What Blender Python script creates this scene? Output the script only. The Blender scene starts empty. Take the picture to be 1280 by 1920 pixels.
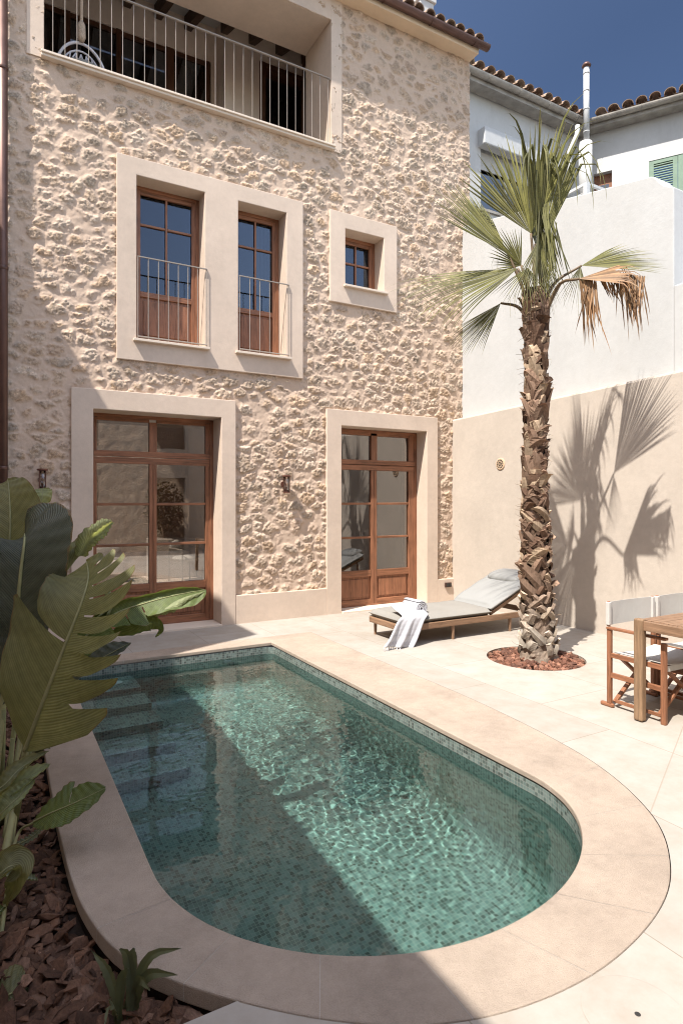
import bpy, bmesh, math, random
import numpy as np
from mathutils import Vector, Matrix
R = math.radians
random.seed(7); rng = np.random.default_rng(7)
scene = bpy.context.scene
col = scene.collection

# ---------------------------------------------------------------- camera
YAW = math.atan2(650, 1147); FPX = 1147.0; CH = 1.55
cd = bpy.data.cameras.new("camera"); cam = bpy.data.objects.new("camera", cd); col.objects.link(cam)
cam.location = (0, 0, CH); cam.rotation_euler = (R(90), 0, -YAW)
cd.sensor_fit = 'VERTICAL'; cd.sensor_height = 36; cd.sensor_width = 24
cd.lens = FPX/1920*36; cd.shift_y = -20/1920
cd.clip_start = .02; cd.clip_end = 500
scene.camera = cam

# ---------------------------------------------------------------- light
SUN = Vector((1, .43, -1.70)).normalized()        # travel direction of the light
sd = bpy.data.lights.new("sun", 'SUN'); so = bpy.data.objects.new("sun", sd); col.objects.link(so)
sd.energy = 3.75; sd.angle = R(.55); sd.color = (1, .95, .88)
so.rotation_euler = SUN.to_track_quat('-Z', 'Y').to_euler(); so.location = (-4, -2, 12)
w = bpy.data.worlds.new("World"); scene.world = w; w.use_nodes = True
nt = w.node_tree; nt.nodes.clear()
sky = nt.nodes.new('ShaderNodeTexSky'); sky.sky_type = 'NISHITA'; sky.sun_disc = False
sky.sun_elevation = math.asin(-SUN.z); sky.sun_rotation = math.atan2(-SUN.x, -SUN.y)
sky.altitude = 50; sky.air_density = 1.0; sky.dust_density = 1.2; sky.ozone_density = 1.5
# sky ramp: deep blue opposite the sun, band overhead brightened as added fill
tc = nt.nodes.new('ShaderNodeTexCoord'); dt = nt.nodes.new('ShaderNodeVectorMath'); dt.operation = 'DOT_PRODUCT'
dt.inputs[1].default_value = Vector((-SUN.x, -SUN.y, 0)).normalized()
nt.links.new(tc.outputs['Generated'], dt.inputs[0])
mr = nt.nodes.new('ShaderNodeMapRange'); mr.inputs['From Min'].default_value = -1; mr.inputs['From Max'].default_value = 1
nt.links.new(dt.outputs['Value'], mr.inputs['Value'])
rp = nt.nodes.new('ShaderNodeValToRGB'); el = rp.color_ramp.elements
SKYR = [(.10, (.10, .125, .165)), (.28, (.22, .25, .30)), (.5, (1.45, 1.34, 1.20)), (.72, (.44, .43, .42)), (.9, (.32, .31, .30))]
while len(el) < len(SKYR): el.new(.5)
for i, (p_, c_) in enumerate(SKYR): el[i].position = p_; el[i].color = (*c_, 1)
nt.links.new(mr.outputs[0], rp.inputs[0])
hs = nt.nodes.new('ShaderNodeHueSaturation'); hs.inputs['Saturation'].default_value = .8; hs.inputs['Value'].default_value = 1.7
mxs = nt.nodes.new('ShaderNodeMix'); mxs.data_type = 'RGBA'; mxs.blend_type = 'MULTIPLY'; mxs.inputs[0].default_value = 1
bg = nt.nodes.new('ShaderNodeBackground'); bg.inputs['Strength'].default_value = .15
wo = nt.nodes.new('ShaderNodeOutputWorld')
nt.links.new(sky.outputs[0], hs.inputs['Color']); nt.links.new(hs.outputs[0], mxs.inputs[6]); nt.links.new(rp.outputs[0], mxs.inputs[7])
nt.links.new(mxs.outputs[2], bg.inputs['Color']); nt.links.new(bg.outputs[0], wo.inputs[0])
scene.view_settings.view_transform = 'Standard'; scene.view_settings.look = 'None'
scene.view_settings.exposure = 1.22; scene.view_settings.gamma = 1
scene.cycles.max_bounces = 10; scene.cycles.diffuse_bounces = 5; scene.cycles.glossy_bounces = 4
scene.cycles.transmission_bounces = 8; scene.cycles.transparent_max_bounces = 16
scene.cycles.filter_width = 1.1; scene.cycles.use_denoising = True; scene.cycles.sample_clamp_indirect = 6
scene.cycles.caustics_reflective = False; scene.cycles.caustics_refractive = True

# ---------------------------------------------------------------- picture <-> world (calibration of the photo)
FW = Vector((math.sin(YAW), math.cos(YAW), 0)); RT = Vector((math.cos(YAW), -math.sin(YAW), 0)); UP = Vector((0, 0, 1))
def P(px, py, d):
    return Vector((0, 0, CH)) + (RT*((px-640)/FPX) + FW + UP*((940-py)/FPX))*d

# ---------------------------------------------------------------- materials
def srgb(r, g, b):
    f = lambda c: (c/255/12.92) if c/255 <= .04045 else ((c/255+.055)/1.055)**2.4
    return (f(r), f(g), f(b))
class NT:
    def __init__(s, name):
        s.m = bpy.data.materials.new(name); s.m.use_nodes = True; s.t = s.m.node_tree; s.t.nodes.clear()
        s.out = s.n('ShaderNodeOutputMaterial')
    def n(s, k, **kw):
        x = s.t.nodes.new(k)
        for a, v in kw.items(): setattr(x, a, v)
        return x
    def l(s, a, b): s.t.links.new(a, b)
    def val(s, sock, v):
        if hasattr(v, 'links') or isinstance(v, bpy.types.NodeSocket): s.l(v, sock)
        else:
            if isinstance(v, tuple) and len(v) == 3 and sock.type == 'RGBA': v = (*v, 1)
            sock.default_value = v
    def coord(s, which='Object', scale=(1, 1, 1), rot=(0, 0, 0)):
        if which == 'UV': c = s.n('ShaderNodeUVMap').outputs[0]
        else: c = s.n('ShaderNodeTexCoord').outputs[which]
        mp = s.n('ShaderNodeMapping'); mp.inputs['Scale'].default_value = scale; mp.inputs['Rotation'].default_value = rot
        s.l(c, mp.inputs[0]); return mp.outputs[0]
    def noise(s, vec, scale, detail=4, rough=.6, dist=0):
        x = s.n('ShaderNodeTexNoise'); x.inputs['Scale'].default_value = scale; x.inputs['Detail'].default_value = detail
        x.inputs['Roughness'].default_value = rough; x.inputs['Distortion'].default_value = dist
        s.l(vec, x.inputs['Vector']); return x.outputs['Fac']
    def ramp(s, fac, stops):
        x = s.n('ShaderNodeValToRGB'); e = x.color_ramp.elements
        while len(e) < len(stops): e.new(.5)
        for i, (p, c) in enumerate(stops): e[i].position = p; e[i].color = (*c, 1)
        s.l(fac, x.inputs[0]); return x.outputs[0]
    def mix(s, fac, a, b, mode='MIX'):
        x = s.n('ShaderNodeMix', data_type='RGBA', blend_type=mode)
        s.val(x.inputs[0], fac); s.val(x.inputs[6], a); s.val(x.inputs[7], b); return x.outputs[2]
    def math(s, op, a, b=0, c=0):
        x = s.n('ShaderNodeMath', operation=op)
        s.val(x.inputs[0], a); s.val(x.inputs[1], b); s.val(x.inputs[2], c); return x.outputs[0]
    def bump(s, h, strength=.3, dist=.01, normal=None):
        x = s.n('ShaderNodeBump'); x.inputs['Strength'].default_value = strength; x.inputs['Distance'].default_value = dist
        s.l(h, x.inputs['Height'])
        if normal is not None: s.l(normal, x.inputs['Normal'])
        return x.outputs[0]
    def bsdf(s, color, rough=.7, spec=.3, normal=None, metal=0, **kw):
        b = s.n('ShaderNodeBsdfPrincipled'); s.val(b.inputs['Base Color'], color); s.val(b.inputs['Roughness'], rough)
        b.inputs['Specular IOR Level'].default_value = spec; b.inputs['Metallic'].default_value = metal
        if normal is not None: s.l(normal, b.inputs['Normal'])
        for k, v in kw.items(): s.val(b.inputs[k], v)
        return b.outputs[0]
    def done(s, sh): s.l(sh, s.out.inputs['Surface']); return s.m

def plaster(name, c, var=.08, bump=.25, scale=1.0, rough=.9, stain=None):
    t = NT(name); o = t.coord()
    a = t.noise(o, 1.3*scale, 5, .65); b = t.noise(o, 14*scale, 5, .7); f = t.noise(o, 140, 2, .6)
    k = t.math('ADD', t.math('MULTIPLY', a, .65), t.math('MULTIPLY', b, .35))
    lo = tuple(x*(1-var*1.6) for x in c); hi = tuple(min(.9, x*(1+var)) for x in c)
    cc = t.ramp(k, [(.32, lo), (.68, hi)])
    if stain:
        s = t.noise(t.coord(scale=(1.2, 1.2, .25)), 1.1, 6, .7)
        cc = t.mix(t.ramp(s, [(.52, (0, 0, 0)), (.75, (.5, .5, .5))]), cc, stain)
    h = t.math('ADD', t.math('MULTIPLY', b, 1.0), t.math('MULTIPLY', f, .25))
    return t.done(t.bsdf(cc, rough, .2, t.bump(h, bump, .008)))
def flat(name, c, rough=.6, spec=.3, metal=0, var=.06, nscale=20, bump=.1):
    t = NT(name); o = t.coord(); a = t.noise(o, nscale, 4, .6)
    cc = t.ramp(a, [(.3, tuple(x*(1-var) for x in c)), (.7, tuple(x*(1+var) for x in c))])
    r = t.math('MULTIPLY_ADD', a, .2, rough-.1)
    return t.done(t.bsdf(cc, r, spec, t.bump(a, bump, .002), metal))
def wood(name, c, axis=2, dark=.5, rough=.5, scale=1.0, spec=.3):
    dark *= .8
    t = NT(name); s = [22*scale]*3; s[axis] = 1.5*scale; o = t.coord(scale=tuple(s))
    g = t.noise(o, 1.4, 6, .65, .8); g2 = t.noise(o, 6, 3, .7); big = t.noise(t.coord(), 3, 2)
    k = t.math('ADD', t.math('MULTIPLY', g, .6), t.math('ADD', t.math('MULTIPLY', g2, .25), t.math('MULTIPLY', big, .15)))
    cc = t.ramp(k, [(.34, tuple(x*dark for x in c)), (.5, c), (.68, tuple(x*1.5 for x in c))])
    return t.done(t.bsdf(cc, rough, spec, t.bump(k, .35, .003)))
def fabric(name, c, scale=400, var=.05):
    t = NT(name); o = t.coord(); a = t.noise(o, 5, 4, .6); wv = t.noise(o, scale, 2)
    cc = t.ramp(t.math('ADD', t.math('MULTIPLY', a, .6), t.math('MULTIPLY', wv, .4)), [(.3, tuple(x*(1-var) for x in c)), (.7, tuple(x*(1+var) for x in c))])
    b = t.bsdf(cc, .9, .1, t.bump(t.math('ADD', t.math('MULTIPLY', a, 1.5), t.math('MULTIPLY', wv, .2)), .3, .01))
    return t.done(b)

M = {}
M['plaster'] = plaster('limewash_plaster', (.60, .485, .39), .09, .3, stain=(.52, .41, .32))
M['plaster_dim'] = plaster('loggia_plaster', (.78, .66, .56), .06, .15)
M['cornice'] = plaster('cornice_plaster', (.68, .52, .36), .06, .15)
M['beige'] = plaster('beige_render', (.475, .415, .352), .09, .35, .8, stain=(.41, .35, .29))
M['white'] = plaster('white_render', (.475, .475, .465), .06, .4, .8, stain=(.43, .42, .40))
M['white_old'] = plaster('old_white_render', (.55, .545, .53), .05, .3, 1, stain=(.38, .37, .35))
M['wood_v'] = wood('door_timber_upright', (.245, .108, .058), 2, .45, .42)
M['wood_h'] = wood('door_timber_rail', (.255, .113, .06), 0, .45, .42)
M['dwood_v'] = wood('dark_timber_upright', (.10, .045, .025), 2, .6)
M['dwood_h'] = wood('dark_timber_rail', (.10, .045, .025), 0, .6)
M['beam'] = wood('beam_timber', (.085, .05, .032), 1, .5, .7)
M['teak_x'] = wood('teak_long', (.225, .135, .082), 0, .65, .5, 1.5)
M['teak_y'] = wood('teak_cross', (.225, .135, .082), 1, .65, .5, 1.5)
M['teak_z'] = wood('teak_post', (.225, .135, .082), 2, .65, .5, 1.5)
M['red_x'] = wood('oiled_wood_long', (.25, .11, .058), 0, .6, .45, 1.5)
M['red_y'] = wood('oiled_wood_cross', (.25, .11, .058), 1, .6, .45, 1.5)
M['red_z'] = wood('oiled_wood_post', (.25, .11, .058), 2, .6, .45, 1.5)
M['grey_z'] = wood('weathered_post', (.225, .142, .083), 2, .75, .6, 1.5)
M['rail'] = flat('railing_paint', (.29, .25, .215), .5)
M['copper'] = flat('brown_copper', (.115, .062, .048), .45, .5, .55, .2, 6)
M['lamp'] = flat('lantern_copper', (.16, .07, .05), .4, .5, .5, .2, 30)
M['zinc'] = flat('old_zinc', (.34, .31, .27), .6, .4, .2, .25, 5)
M['sill'] = plaster('stone_sill', (.66, .56, .46), .04, .1)
M['mattress'] = fabric('grey_canvas', (.265, .25, .225))
M['pillow'] = fabric('pale_grey_canvas', (.275, .275, .265))
M['piping'] = fabric('dark_piping', (.25, .235, .21))
M['canvas'] = fabric('white_canvas', (.50, .485, .45), 600)
M['curtain'] = fabric('linen_curtain', (.62, .58, .52), 200)
M['black'] = flat('dark_metal', (.03, .028, .026), .5, .4)
M['pvc'] = flat('white_pvc', (.52, .52, .51), .5, .4, 0, .06, 8)
M['green'] = flat('green_shutter_paint', (.19, .265, .195), .5, .3, 0, .1, 10)
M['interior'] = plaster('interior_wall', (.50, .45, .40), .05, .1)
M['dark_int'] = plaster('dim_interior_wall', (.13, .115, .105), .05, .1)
M['floor_int'] = plaster('interior_floor', (.55, .48, .41), .05, .1)
M['cable'] = flat('rope', (.45, .36, .28), .9, .1, 0, .3, 60)
M['rattan'] = flat('white_rattan', (.60, .58, .60), .6, .3)
M['vent'] = flat('terracotta_vent', (.55, .40, .27), .8, .2)
M['soil'] = plaster('dark_soil', (.035, .024, .018), .3, .8, 6)
M['red_soil'] = plaster('red_soil', (.10, .045, .03), .3, .8, 6)

def glass_mat(name, tint, refl, gcol=(.92, .93, .95)):
    t = NT(name)
    tr = t.n('ShaderNodeBsdfTransparent'); tr.inputs[0].default_value = (*tint, 1)
    gl = t.n('ShaderNodeBsdfGlossy'); gl.inputs['Roughness'].default_value = 0.0; gl.inputs[0].default_value = (*gcol, 1)
    lw = t.n('ShaderNodeFresnel'); lw.inputs[0].default_value = 1.5
    o = t.noise(t.coord(), 1.7, 2); t.l(t.bump(o, .03, .02), gl.inputs['Normal'])
    f = t.math('ADD', t.math('MULTIPLY', lw.outputs[0], 1.6), refl)
    mx = t.n('ShaderNodeMixShader'); t.l(f, mx.inputs[0]); t.l(tr.outputs[0], mx.inputs[1]); t.l(gl.outputs[0], mx.inputs[2])
    return t.done(mx.outputs[0])
M['glass'] = glass_mat('window_glass', (.56, .53, .50), .13)
M['glass_up'] = glass_mat('upper_window_glass', (.5, .5, .49), .03, (.36, .43, .56))
M['lampglass'] = glass_mat('lantern_glass', (.85, .82, .78), .03)

# paving: large limestone slabs with thin joints
def paving():
    t = NT('limestone_paving'); o = t.coord()
    sp = t.n('ShaderNodeSeparateXYZ'); t.l(o, sp.inputs[0])
    a = t.noise(o, .9, 5, .6); b = t.noise(o, 5, 6, .7); c = t.noise(o, 90, 3, .7)
    k = t.math('ADD', t.math('MULTIPLY', a, .45), t.math('MULTIPLY', b, .55))
    cc = t.ramp(k, [(.32, (.295, .255, .208)), (.5, (.348, .315, .273)), (.66, (.385, .357, .32))])
    br = t.n('ShaderNodeTexBrick'); br.offset = .5; br.inputs['Scale'].default_value = 1
    br.inputs['Brick Width'].default_value = 1.2; br.inputs['Row Height'].default_value = .8
    br.inputs['Mortar Size'].default_value = .0028; br.inputs['Mortar Smooth'].default_value = .3
    br.inputs['Color1'].default_value = (.95, .94, .925, 1); br.inputs['Color2'].default_value = (1.04, 1.035, 1.03, 1); br.inputs['Mortar'].default_value = (.66, .61, .55, 1)
    mp = t.n('ShaderNodeMapping'); mp.inputs['Location'].default_value = (-.28, .37, 0); mp.inputs['Rotation'].default_value = (0, 0, R(90))
    t.l(o, mp.inputs[0]); t.l(mp.outputs[0], br.inputs['Vector'])
    cc = t.mix(1.0, cc, br.outputs['Color'], 'MULTIPLY')
    # the diagonal movement joint that runs from the coping to the table
    d = t.math('ABSOLUTE', t.math('SUBTRACT', t.math('ADD', t.math('MULTIPLY', sp.outputs[0], -.431), t.math('MULTIPLY', sp.outputs[1], .902)), -.431*2.81+.902*1.88))
    on = t.math('MULTIPLY', t.math('LESS_THAN', d, .0035), t.math('GREATER_THAN', sp.outputs[0], 2.7))
    cc = t.mix(t.math('MULTIPLY', on, .55), cc, (.25, .2, .15))
    h = t.math('ADD', t.math('MULTIPLY', b, .5), t.math('ADD', t.math('MULTIPLY', c, .3), t.math('MULTIPLY', br.outputs['Fac'], -.6)))
    return t.done(t.bsdf(cc, .75, .3, t.bump(h, .18, .006)))
M['paving'] = paving()
def coping_mat(name, c):
    t = NT(name); o = t.coord()
    a = t.noise(o, 2.2, 5, .65); b = t.noise(o, 16, 4, .7); c1 = t.noise(o, 230, 3, .8)
    k = t.math('ADD', t.math('MULTIPLY', a, .45), t.math('ADD', t.math('MULTIPLY', b, .2), t.math('MULTIPLY', c1, .35)))
    cc = t.ramp(k, [(.34, tuple(x*.70 for x in c)), (.5, c), (.64, tuple(x*1.2 for x in c))])
    s = t.noise(o, 3.1, 6, .75); cc = t.mix(t.ramp(s, [(.58, (0, 0, 0)), (.78, (.45, .45, .45))]), cc, tuple(x*.55 for x in c))
    return t.done(t.bsdf(cc, .85, .2, t.bump(t.math('ADD', c1, t.math('MULTIPLY', b, .5)), .8, .007)))
M['coping'] = coping_mat('coping_stone', (.385, .31, .245))
M['grout'] = coping_mat('coping_grout', (.46, .41, .35))

def tiles():
    t = NT('pool_mosaic'); uv = t.n('ShaderNodeUVMap').outputs[0]
    sc = t.n('ShaderNodeVectorMath', operation='SCALE'); sc.inputs['Scale'].default_value = 1/.0225; t.l(uv, sc.inputs[0])
    fl = t.n('ShaderNodeVectorMath', operation='FLOOR'); t.l(sc.outputs[0], fl.inputs[0])
    fr = t.n('ShaderNodeVectorMath', operation='FRACTION'); t.l(sc.outputs[0], fr.inputs[0])
    wn = t.n('ShaderNodeTexWhiteNoise', noise_dimensions='2D'); t.l(fl.outputs[0], wn.inputs['Vector'])
    cc = t.ramp(wn.outputs['Value'], [(0, (.06, .07, .063)), (.25, (.105, .13, .117)), (.5, (.14, .178, .162)), (.75, (.165, .21, .192)), (1, (.20, .23, .21))])
    sp = t.n('ShaderNodeSeparateXYZ'); t.l(fr.outputs[0], sp.inputs[0])
    def edge(x): return t.math('MINIMUM', x, t.math('SUBTRACT', 1, x))
    e = t.math('MINIMUM', edge(sp.outputs[0]), edge(sp.outputs[1]))
    g = t.math('LESS_THAN', e, .05)
    cc = t.mix(g, cc, (.25, .255, .225))
    r = t.math('MULTIPLY_ADD', g, .5, .22)
    return t.done(t.bsdf(cc, r, .5, t.bump(t.math('SUBTRACT', 1, g), .3, .001)))
M['tile'] = tiles()

# ---------------------------------------------------------------- mesh builder
class MB:
    def __init__(s): s.v = []; s.f = []; s.m = []; s.uv = {}; s.c = None
    def add(s, vs, fs, m=0, uvs=None):
        o = len(s.v); s.v += [tuple(p) for p in vs]
        for i, f in enumerate(fs):
            if uvs: s.uv[len(s.f)] = uvs[i]
            s.f.append(tuple(o+k for k in f)); s.m.append(m)
        return s
    def box(s, x0, x1, y0, y1, z0, z1, m=0, mat=None):
        vs = [(x, y, z) for z in (z0, z1) for y in (y0, y1) for x in (x0, x1)]
        if mat is not None: vs = [tuple(mat @ Vector(p)) for p in vs]
        return s.add(vs, [(0, 2, 3, 1), (4, 5, 7, 6), (0, 1, 5, 4), (2, 6, 7, 3), (0, 4, 6, 2), (1, 3, 7, 5)], m)
    def bar(s, a, b, w, h, m=0, up=(0, 0, 1)):
        a = Vector(a); b = Vector(b); d = b-a; L = d.length; d.normalize(); u = Vector(up)
        if abs(d.dot(u)) > .98: u = Vector((0, 1, 0))
        x = d.cross(u).normalized(); z = x.cross(d)
        mt = Matrix((x, d, z)).transposed().to_4x4(); mt.translation = a
        return s.box(-w/2, w/2, 0, L, -h/2, h/2, m, mt)
    def tube(s, pts, r, n=8, m=0, cap=True, closed=False):
        pts = [Vector(p) for p in pts]; k = len(pts); rs = r if isinstance(r, (list, tuple)) else [r]*k
        vs = []; ref = None
        for i, p in enumerate(pts):
            if closed: d = pts[(i+1) % k]-pts[i-1]
            else: d = pts[min(i+1, k-1)]-pts[max(i-1, 0)]
            d.normalize()
            if ref is None: ref = Vector((0, 0, 1)) if abs(d.z) < .9 else Vector((1, 0, 0))
            x = (ref-d*ref.dot(d)).normalized(); ref = x; y = d.cross(x)
            for j in range(n):
                a = 2*math.pi*j/n; vs.append(p+(x*math.cos(a)+y*math.sin(a))*rs[i])
        fs = []
        for i in range(k if closed else k-1):
            i2 = (i+1) % k
            for j in range(n): fs.append((i*n+j, i*n+(j+1) % n, i2*n+(j+1) % n, i2*n+j))
        if cap and not closed: fs += [tuple(range(n-1, -1, -1)), tuple((k-1)*n+j for j in range(n))]
        return s.add(vs, fs, m)
    def lathe(s, c, prof, n=24, m=0, axis='z', cap=True):
        vs = []; fs = []; k = len(prof)
        for (r, h) in prof:
            for j in range(n):
                a = 2*math.pi*j/n; x, y = r*math.cos(a), r*math.sin(a)
                q = {'z': (x, y, h), 'y': (x, h, y), 'x': (h, x, y)}[axis]
                vs.append((c[0]+q[0], c[1]+q[1], c[2]+q[2]))
        for i in range(k-1):
            for j in range(n): fs.append((i*n+j, i*n+(j+1) % n, (i+1)*n+(j+1) % n, (i+1)*n+j))
        if cap: fs += [tuple(range(n-1, -1, -1)), tuple((k-1)*n+j for j in range(n))]
        return s.add(vs, fs, m)
    def plate(s, us, vs_, holes, d0, d1, ax='xz', m=0, wfun=None):
        # solid plate in the plane ax with rectangular openings; d0 is the front
        nu, nv = len(us), len(vs_); vs = []
        for d in (d0, d1):
            for v in vs_:
                for u in us:
                    q = {'xz': (u, d, v), 'yz': (d, u, v), 'xy': (u, v, d)}[ax]
                    vs.append(q)
        I = lambda i, j, k: k*nu*nv+j*nu+i
        solid = lambda i, j: 0 <= i < nu-1 and 0 <= j < nv-1 and (i, j) not in holes
        fs = []
        for i in range(nu-1):
            for j in range(nv-1):
                if not solid(i, j): continue
                fs.append((I(i, j, 0), I(i+1, j, 0), I(i+1, j+1, 0), I(i, j+1, 0)))
                fs.append((I(i, j, 1), I(i, j+1, 1), I(i+1, j+1, 1), I(i+1, j, 1)))
                if not solid(i-1, j): fs.append((I(i, j, 0), I(i, j+1, 0), I(i, j+1, 1), I(i, j, 1)))
                if not solid(i+1, j): fs.append((I(i+1, j, 0), I(i+1, j, 1), I(i+1, j+1, 1), I(i+1, j+1, 0)))
                if not solid(i, j-1): fs.append((I(i, j, 0), I(i, j, 1), I(i+1, j, 1), I(i+1, j, 0)))
                if not solid(i, j+1): fs.append((I(i, j+1, 0), I(i+1, j+1, 0), I(i+1, j+1, 1), I(i, j+1, 1)))
        used = sorted({k for f in fs for k in f}); mp = {k: i for i, k in enumerate(used)}
        return s.add([vs[k] for k in used], [tuple(mp[k] for k in f) for f in fs], m)
    def build(s, name, mats, parent=None, smooth=False, bevel=0, seg=2, recalc=True, origin=None):
        me = bpy.data.meshes.new(name)
        o3 = Vector(origin) if origin is not None else None
        vs = s.v if o3 is None else [(p[0]-o3.x, p[1]-o3.y, p[2]-o3.z) for p in s.v]
        me.from_pydata(vs, [], s.f)
        for mm in (mats if isinstance(mats, (list, tuple)) else [mats]): me.materials.append(M[mm] if isinstance(mm, str) else mm)
        me.polygons.foreach_set('material_index', s.m)
        if smooth: me.polygons.foreach_set('use_smooth', [True]*len(s.f))
        if recalc:
            b = bmesh.new(); b.from_mesh(me); bmesh.ops.recalc_face_normals(b, faces=b.faces); b.to_mesh(me); b.free()
        ul = me.uv_layers.new(name='UVMap'); data = np.zeros(len(me.loops)*2, dtype=np.float32)
        for p in me.polygons:
            cu = s.uv.get(p.index)
            n = p.normal; ax = max(range(3), key=lambda i: abs(n[i])); a, b2 = [(1, 2), (0, 2), (0, 1)][ax]
            fo = s.f[p.index] if cu else None
            for li in p.loop_indices:
                vi = me.loops[li].vertex_index
                if cu: q = cu[fo.index(vi)]
                else: c = me.vertices[vi].co; q = (c[a], c[b2])
                data[li*2] = q[0]; data[li*2+1] = q[1]
        ul.data.foreach_set('uv', data)
        if s.c is not None:
            at = me.color_attributes.new('tint', 'FLOAT_COLOR', 'POINT')
            at.data.foreach_set('color', np.asarray(s.c, dtype=np.float32).ravel())
        me.update()
        o = bpy.data.objects.new(name, me); col.objects.link(o)
        if o3 is not None: o.location = o3
        if parent is not None: o.parent = parent
        if bevel:
            md = o.modifiers.new('edge', 'BEVEL'); md.width = bevel; md.segments = seg; md.limit_method = 'ANGLE'; md.angle_limit = R(40)
            md.harden_normals = False
        return o
def tag(o, label=None, cat=None, group=None, kind=None):
    if label: o['label'] = label
    if cat: o['category'] = cat
    if group: o['group'] = group
    if kind: o['kind'] = kind
    return o
def thing(name, label, cat, loc=(0, 0, 0), rz=0, group=None):
    o = bpy.data.objects.new(name, None); col.objects.link(o); o.empty_display_size = .1
    o.location = loc; o.rotation_euler = (0, 0, rz)
    return tag(o, label, cat, group)
def copy_tree(o, parent=None):
    c = o.copy(); col.objects.link(c)
    if parent is not None: c.parent = parent
    for ch in list(o.children): copy_tree(ch, c)
    return c
def big_mesh(name, V, F, mat, parent=None, smooth=True, tint=None, uv=None):
    me = bpy.data.meshes.new(name); V = np.asarray(V, np.float32); F = np.asarray(F, np.int32); k = F.shape[1]
    me.vertices.add(len(V)); me.vertices.foreach_set('co', V.ravel())
    me.loops.add(F.size); me.loops.foreach_set('vertex_index', F.ravel())
    me.polygons.add(len(F)); me.polygons.foreach_set('loop_start', np.arange(0, F.size, k, dtype=np.int32))
    me.update(calc_edges=True)
    me.polygons.foreach_set('use_smooth', np.full(len(F), smooth))
    me.materials.append(M[mat] if isinstance(mat, str) else mat)
    if tint is not None:
        at = me.color_attributes.new('tint', 'FLOAT_COLOR', 'POINT'); at.data.foreach_set('color', np.asarray(tint, np.float32).ravel())
    if uv is not None:
        ul = me.uv_layers.new(name='UVMap'); ul.data.foreach_set('uv', np.asarray(uv, np.float32)[F.ravel()].ravel())
    me.validate(); me.update()
    o = bpy.data.objects.new(name, me); col.objects.link(o)
    if parent is not None: o.parent = parent
    return o
def catmull(pts, n, closed=False):
    p = np.array([tuple(q) for q in pts], float); k = len(p); out = []
    segs = k if closed else k-1
    ts = np.linspace(0, segs, n, endpoint=not closed)
    for t in ts:
        i = min(int(t), segs-1); u = t-i
        if closed: a, b, c, d = p[(i-1) % k], p[i], p[(i+1) % k], p[(i+2) % k]
        else:
            b, c = p[i], p[i+1]; a = p[i-1] if i > 0 else 2*b-c; d = p[i+2] if i+2 < k else 2*c-b
        out.append(.5*((2*b)+(-a+c)*u+(2*a-5*b+4*c-d)*u*u+(-a+3*b-3*c+d)*u**3))
    return np.array(out)
def vnoise(x, y, seed):
    r = np.random.default_rng(seed); T = r.random((256, 256))
    xi = np.floor(x).astype(int); yi = np.floor(y).astype(int); fx = x-xi; fy = y-yi
    fx = fx*fx*(3-2*fx); fy = fy*fy*(3-2*fy)
    g = lambda a, b: T[a % 256, b % 256]
    return (g(xi, yi)*(1-fx)+g(xi+1, yi)*fx)*(1-fy)+(g(xi, yi+1)*(1-fx)+g(xi+1, yi+1)*fx)*fy
def fbm(x, y, seed, oct=4, gain=.5):
    s = 0; a = 1; t = 0
    for i in range(oct):
        s = s+a*vnoise(x*2**i, y*2**i, seed+i); t += a; a *= gain
    return s/t

# ================================================================ GROUND
g = MB(); g.box(-60, 60, -60, 60, -2.2, -2.0); tag(g.build('ground', 'soil'), kind='structure')

# pool outlines
def pool_inner(n=160):
    pts = []
    r = .10
    pts += [(.57, 6.22-r)]
    pts += [(.57, y) for y in np.linspace(6.0, 2.75, 24)]
    for a in np.linspace(0, math.pi/2, 28)[0:]: pts.append((1.61-1.04*math.cos(a), 2.62-.98*math.sin(a)))
    for a in np.linspace(math.pi/2, 0, 28)[1:]: pts.append((1.61+1.04*math.cos(a), 2.5-.86*math.sin(a)))
    pts += [(2.65, y) for y in np.linspace(2.65, 6.0, 24)]
    for a in np.linspace(0, math.pi/2, 6): pts.append((2.65-r+r*math.cos(a), 6.22-r+r*math.sin(a)))
    pts += [(x, 6.22) for x in np.linspace(2.4, .8, 14)]
    for a in np.linspace(math.pi/2, math.pi, 6): pts.append((.57+r+r*math.cos(a), 6.22-r+r*math.sin(a)))
    out = [pts[0]]
    for p in pts[1:]:
        if math.hypot(p[0]-out[-1][0], p[1]-out[-1][1]) > .012: out.append(p)
    if math.hypot(out[0][0]-out[-1][0], out[0][1]-out[-1][1]) < .012: out.pop()
    return out
INN = pool_inner()
OUTC = catmull([(.27, 6.5), (.27, 5.6), (.27, 4.6), (.262, 3.05), (.31, 2.41), (.47, 2.03), (.85, 1.62), (1.23, 1.40), (1.68, 1.335), (2.15, 1.41), (2.51, 1.58), (2.83, 1.88), (3.08, 2.38), (3.2, 3.0), (3.26, 3.83), (3.26, 4.8), (3.26, 5.73), (3.26, 6.5)], 170)
OUT = [tuple(p) for p in OUTC]
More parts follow.
